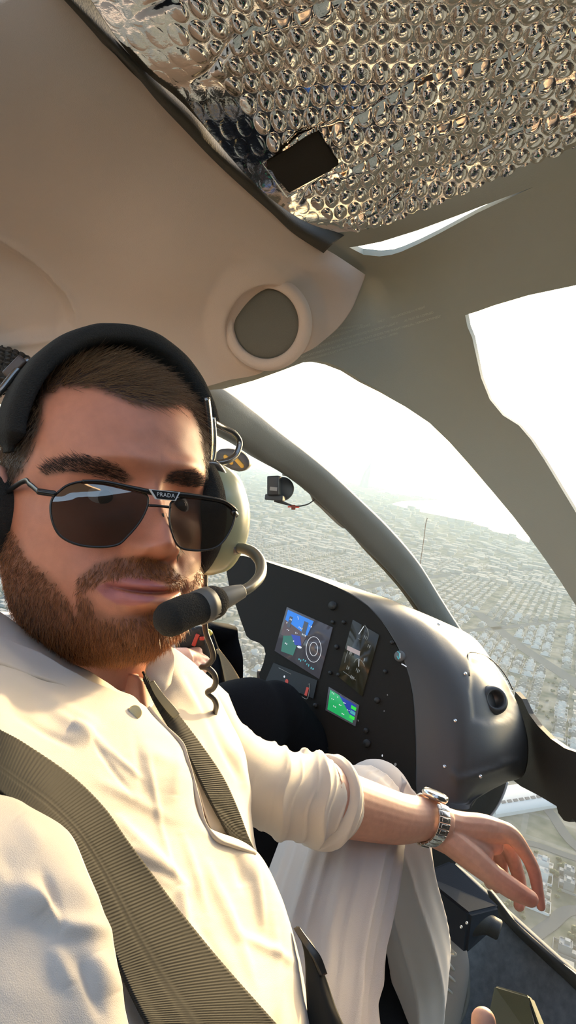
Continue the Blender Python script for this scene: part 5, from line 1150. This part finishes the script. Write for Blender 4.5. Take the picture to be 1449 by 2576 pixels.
cl = obj('clip', box(P(738,1276,1.435), RW[:, 0], RW[:, 1], RW[:, 2], .009, .011, .008, .001), mat('clip_brown', (.20,.05,.03), .5), cp)
obj('clip_wing', box(P(732,1275,1.435), RW[:, 0], RW[:, 1], RW[:, 2], .014, .003, .004, .001), mat('clip_red', (.75,.06,.03), .5), cl); obj('clip_wing', box(P(746,1276,1.435), RW[:, 0], RW[:, 1], RW[:, 2], .012, .003, .004, .001), MATS['clip_red'], cl)
# wind string outside the windshield
obj('yaw_string', tube([(1075,1303,2.0),(1071,1318,2.0),(1067,1350,2.0),(1062,1385,2.0),(1057,1418,2.0),(1054,1440,2.0)], .0011, 40, 6), mat('string_dark', (.07,.05,.045), .8), label='thin dark wind string standing up against the city beyond the post', cat='string')
# rear pilot sign with yellow marks (mirror shaped plate at the left post)
pd = empty('oval_plate', 'dark rounded plate with two orange bars beside the headset', 'plate', P(575,1155,.9))
opl = [(545,1150),(548,1135),(562,1129),(590,1133),(610,1143),(622,1160),(620,1175),(605,1186),(585,1182),(560,1174),(546,1166)]
opf = plane((540,1150,.92),(620,1160,.90),(590,1185,.91)); obj('plate', sheet(spline2(opl, 50), opf, .012, step=15), grey_m, pd)
def rod(a, b, m): obj('orange_bar', capsule([(a[0],a[1],float(opf(*a))-.001),(b[0],b[1],float(opf(*b))-.001)], .0030, 8, 12, flat=.4), m, pd)
rod((567,1149),(582,1164), orange_m); rod((594,1155),(609,1172), orange_m)

obj('seat_net', patch([[(-80,868,.93),(0,876,.93),(38,888,.94),(66,905,.95)],[(-80,925,.92),(-5,928,.92),(22,935,.93),(45,945,.95)],[(-80,1000,.92),(-30,1000,.92),(0,990,.93),(15,985,.95)]], 60, 60, .01, disp=.004*np.sin(np.linspace(0, 60, 60))[:, None]+.002*np.sin(np.linspace(0, 40, 60))[None]), mat('net_dark', (.05,.045,.042), .6), label='dark wavy netting hanging behind the headset at the left edge', cat='net')
# pilot beyond: thigh, hand on the stick
pi = empty('person', 'pilot in dark trousers behind the console, only a knee and a hand in view', 'person', P(560, 1900, 1.3))
kb = [(470,2000,1.35),(560,1850,1.30),(640,1780,1.28),(700,1830,1.36),(780,1960,1.42),(840,2080,1.46)]
v1 = capsule([(430,1980,1.20),(540,1870,1.24),(640,1810,1.28),(692,1790,1.30)], [.10,.098,.085,.060], 40, 40); v3 = capsule([(690,1790,1.31),(760,1900,1.37),(830,2010,1.42),(900,2120,1.46)], [.062,.070,.068,.06], 40, 40)
vv_, ff_ = remesh(join(v1, v3), .006, 4); obj('trousers', (vv_, ff_), navy_m, pi)
ph = join(capsule([(470,1655,1.10),(488,1662,1.12),(505,1664,1.13)], [.016,.016,.012]), capsule([(488,1655,1.13),(512,1658,1.14),(522,1668,1.13)], [.0085,.008,.0075]), capsule([(480,1664,1.11),(505,1672,1.12),(518,1680,1.11)], [.0085,.008,.0075]), capsule([(476,1668,1.10),(498,1680,1.10),(510,1688,1.095)], [.008,.0075,.007]), capsule([(472,1670,1.09),(490,1686,1.09),(500,1694,1.085)], [.0075,.007,.0065]), capsule([(470,1648,1.12),(485,1640,1.135),(498,1638,1.14)], [.009,.0085,.008]), tube([(380,1690,1.05),(430,1670,1.08),(475,1658,1.10)], [.03,.026,.02], 12, 16))
hv2, hf2 = remesh(ph, .0025, 4); obj('body', (hv2, hf2), skin_m, pi, attr=np.tile([.60,.33,.24], (len(hv2), 1)))
cy = empty('control_stick', 'black control stick grip with red buttons held by the pilot', 'control stick', P(500,1700,1.2))
obj('grip', capsule([(505,1700,1.18),(508,1650,1.17),(500,1610,1.165),(485,1592,1.16)], [.016,.019,.021,.017], 24, 20), black_m, cy)
obj('grip_head', box(P(480,1602,1.15), camdir(1,.2,0), camdir(-.2,1,0), RW[:, 2], .055, .035, .035, .008), black_m, cy)
obj('red_switch', box(P(492,1610,1.13), camdir(.4,1,0), camdir(1,-.4,0), RW[:, 2], .022, .007, .006, .002), mat('switch_red', (.45,.03,.015), .4), cy); obj('red_switch', box(P(508,1606,1.13), RW[:, 0], RW[:, 1], RW[:, 2], .008, .006, .006, .001), MATS['switch_red'], cy)
obj('hat_cap', capsule([(512,1584,1.15),(527,1592,1.15)], .0055, 6, 12), mat('cap_yellow', (.55,.50,.10), .4), cy)
obj('shaft', tube([(508,1690,1.19),(530,1800,1.25),(560,1950,1.33)], .012, 20, 14), black_m, cy)
# pilot's tan bag / seat edge with dark side
bg = empty('canvas_bag', 'dark bag with a tan flap standing beyond the pilot', 'bag', P(560,1720,1.5))
obj('bag_body', patch([[(500,1560,1.62),(530,1580,1.55),(548,1625,1.55)],[(490,1650,1.60),(545,1650,1.50),(572,1680,1.53)],[(490,1760,1.58),(550,1760,1.48),(600,1770,1.52)]], 24, 24, .08), navy_m, bg)
obj('tan_flap', patch([[(550,1630,1.50),(556,1638,1.50)],[(562,1680,1.48),(582,1672,1.49)],[(572,1722,1.46),(606,1712,1.48)],[(580,1760,1.45),(625,1750,1.47)]], 24, 8, .01), mat('tan_canvas', (.36,.25,.13), .9, bump=.5, bscale=400), bg)

# bottom right: dark equipment box with knob, olive pouch, folded paper, fingertip
eb = empty('equipment_box', 'dark slate box with a black knob mounted by the floor edge', 'box', P(1140,2330,1.4))
A0, A1, A2_, A3 = (1060,2205,1.36),(1140,2160,1.42),(1262,2290,1.36),(1175,2340,1.28); B0, B1, B2_, B3 = (1095,2330,1.38),(1150,2200,1.5),(1268,2318,1.40),(1190,2398,1.33)
def hexa(a, b, bev=.004):
    bm = bmesh.new(); vs_ = [bm.verts.new(Vector(P(*p))) for p in a+b]
    for f in ((0,1,2,3),(7,6,5,4),(0,4,5,1),(1,5,6,2),(2,6,7,3),(3,7,4,0)): bm.faces.new([vs_[i] for i in f])
    bmesh.ops.recalc_face_normals(bm, faces=bm.faces); bmesh.ops.bevel(bm, geom=bm.edges[:]+bm.verts[:], offset=bev, segments=3, affect='EDGES'); V = np.array([tuple(v.co) for v in bm.verts]); f = [tuple(v.index for v in q.verts) for q in bm.faces]; bm.free(); return V, f
obj('box_body', hexa([(1050,2196,1.37),(1136,2162,1.43),(1258,2283,1.38),(1182,2300,1.30)], [(1046,2290,1.47),(1130,2250,1.55),(1262,2320,1.48),(1172,2402,1.38)], .006), boxm, eb, smooth=False)
kc = P(1228,2325,1.375); ka = camdir(.75,-.25,.35)
obj('knob', lathe(kc, ka, [(.046,-.035),(.036,-.02),(.024,-.004),(.020,.004),(.0195,.022),(.017,.025),(.0001,.025)], 36), black_m, eb, label='round black knob')
for x, y in ((1160,2332),(1174,2322)): s0 = P(x, y, 1.262+(.006 if x > 1165 else 0)); obj('screw', lathe(s0, -s0, [(.0001,.001),(.0022,.0008),(.0028,-.002)], 10), screw_m, eb)
obj('paper_tag', hexa([(1040,2148,1.40),(1050,2134,1.41),(1078,2162,1.41),(1076,2180,1.40)], [(1042,2196,1.42),(1052,2150,1.44),(1080,2170,1.44),(1074,2196,1.42)], .001), mat('paper', (.52,.48,.44), .7), eb, label='folded white card with small dark and red marks')
for (x, y, m_) in ((1058,2153,black_m),(1067,2163,MATS['switch_red'])): obj('mark', box(P(x,y,1.392), camdir(.7,-.7,0), camdir(.7,.7,0), RW[:, 2], .007, .004, .002), m_, eb, smooth=False)
pb = empty('olive_pouch', 'olive grey rounded box on the cabin floor at the lower right', 'box', P(1290,2560,1.0))
obj('pouch_body', hexa([(1245,2478,1.06),(1330,2504,.98),(1400,2700,.92),(1200,2690,1.00)], [(1246,2490,1.16),(1342,2512,1.08),(1420,2700,1.02),(1220,2690,1.10)], .003), olive_m, pb, smooth=False)
obj('end_panel', hexa([(1330,2520,.972),(1340,2522,1.05),(1395,2680,1.01),(1376,2690,.925)], [(1333,2530,.968),(1343,2532,1.05),(1398,2680,1.0),(1372,2690,.922)], .001), mat('pouch_dark', (.05,.05,.045), .5), pb, smooth=True)
hd = empty('person', "second passenger's hand, only a thumb tip showing at the bottom edge", 'person', P(1230,2700,.55))
hh = join(capsule([(1216,2566,.56),(1222,2620,.56),(1240,2700,.57)], [.0105,.0120,.0135], flat=.85), capsule([(1250,2720,.58),(1300,2800,.60),(1340,2900,.62)], [.026,.036,.034]), capsule([(1290,2730,.60),(1300,2680,.62),(1290,2640,.66)], [.012,.010,.009]), capsule([(1320,2750,.62),(1330,2690,.65),(1320,2650,.69)], [.012,.010,.009]), capsule([(1350,2780,.64),(1360,2720,.67),(1350,2680,.71)], [.012,.010,.009]), capsule([(1375,2810,.65),(1385,2760,.68),(1380,2720,.72)], [.011,.009,.008]), tube([(1330,2880,.62),(1380,3100,.60)], [.033,.038], 6, 20, spl=False))
h3, f3 = remesh(hh, .002, 5); obj('body', (h3, f3), skin_m, hd, attr=np.tile([.62,.36,.26], (len(h3), 1)))
# dark seat cushion under the man
st_ = empty('passenger_seat', 'black seat showing between the white shirt and the knee', 'seat', P(650,2300,.95))
obj('cushion', patch([[(560,2030,1.06),(680,2020,1.12),(860,2060,1.22)],[(560,2160,1.04),(680,2150,1.1),(940,2200,1.22)],[(600,2500,1.0),(760,2500,1.06),(1010,2500,1.22)],[(640,2800,.95),(840,2800,1.0),(1080,2760,1.2)]], 30, 20, .06), navy_m, st_)
obj('backrest', patch([[(-600,1640,.98),(-100,1620,1.0),(300,1700,1.0)],[(-600,2000,.88),(-100,2000,.90),(330,2000,.92)],[(-500,2500,.82),(0,2500,.84),(400,2500,.86)]], 30, 20, .08), navy_m, st_)
# placard of small print on the header
pf = lambda x, y: DF(x, y)-.0012
lines = ['THIS ROTORCRAFT IS APPROVED FOR DAY AND NIGHT IN VFR', 'IT MUST BE OPERATED IN THE ROTORCRAFT COMPLIANCE WITH THE OPERATING LIMITATIONS WITH NIGHT', 'ALL THE LIMITATIONS SPECIFIED IN THE APPROVED ROTORCRAFT FLIGHT MANUAL MUST BE COMPLIED', 'AIRWORTHINESS INSTALLED IN THE ROTORCRAFT UNDER THE FLIGHT MANUAL "AIRWORTHINESS"', 'IN ADDITION NO AEROBATIC FLIGHT IS APPROVED AND THE ROTORCRAFT MUST NOT BE FLOWN IN ICING']
pk = empty('placard', 'rows of small pale print on the grey frame below the liner', 'placard', P(900,850,1.15))
tm_ = mat('print_pale', (.48,.48,.42), .7)
for i, s in enumerate(lines):
    V, f = text_mesh(s, 1.0, 0); x0, x1 = V[:, 0].min(), V[:, 0].max(); a = np.array([(905,816),(880,838),(1085,790),(1030,838),(1010,858)][i], float)
    a0 = [(790,838),(772,868),(760,884),(756,899),(764,908)][i]; a1 = [(912,818),(1070,772),(1090,786),(1110,795),(1000,838)][i]
    u = (V[:, 0]-x0)/(x1-x0); X = a0[0]+(a1[0]-a0[0])*u; Yp = a0[1]+(a1[1]-a0[1])*u; dx, dy = a1[0]-a0[0], a1[1]-a0[1]; L = math.hypot(dx, dy)
    X = X+V[:, 1]*8*dy/L; Yp = Yp-V[:, 1]*8*dx/L
    obj('print_line', (PA(np.stack([X, Yp, pf(X, Yp)], -1)), f), tm_, pk, smooth=False)
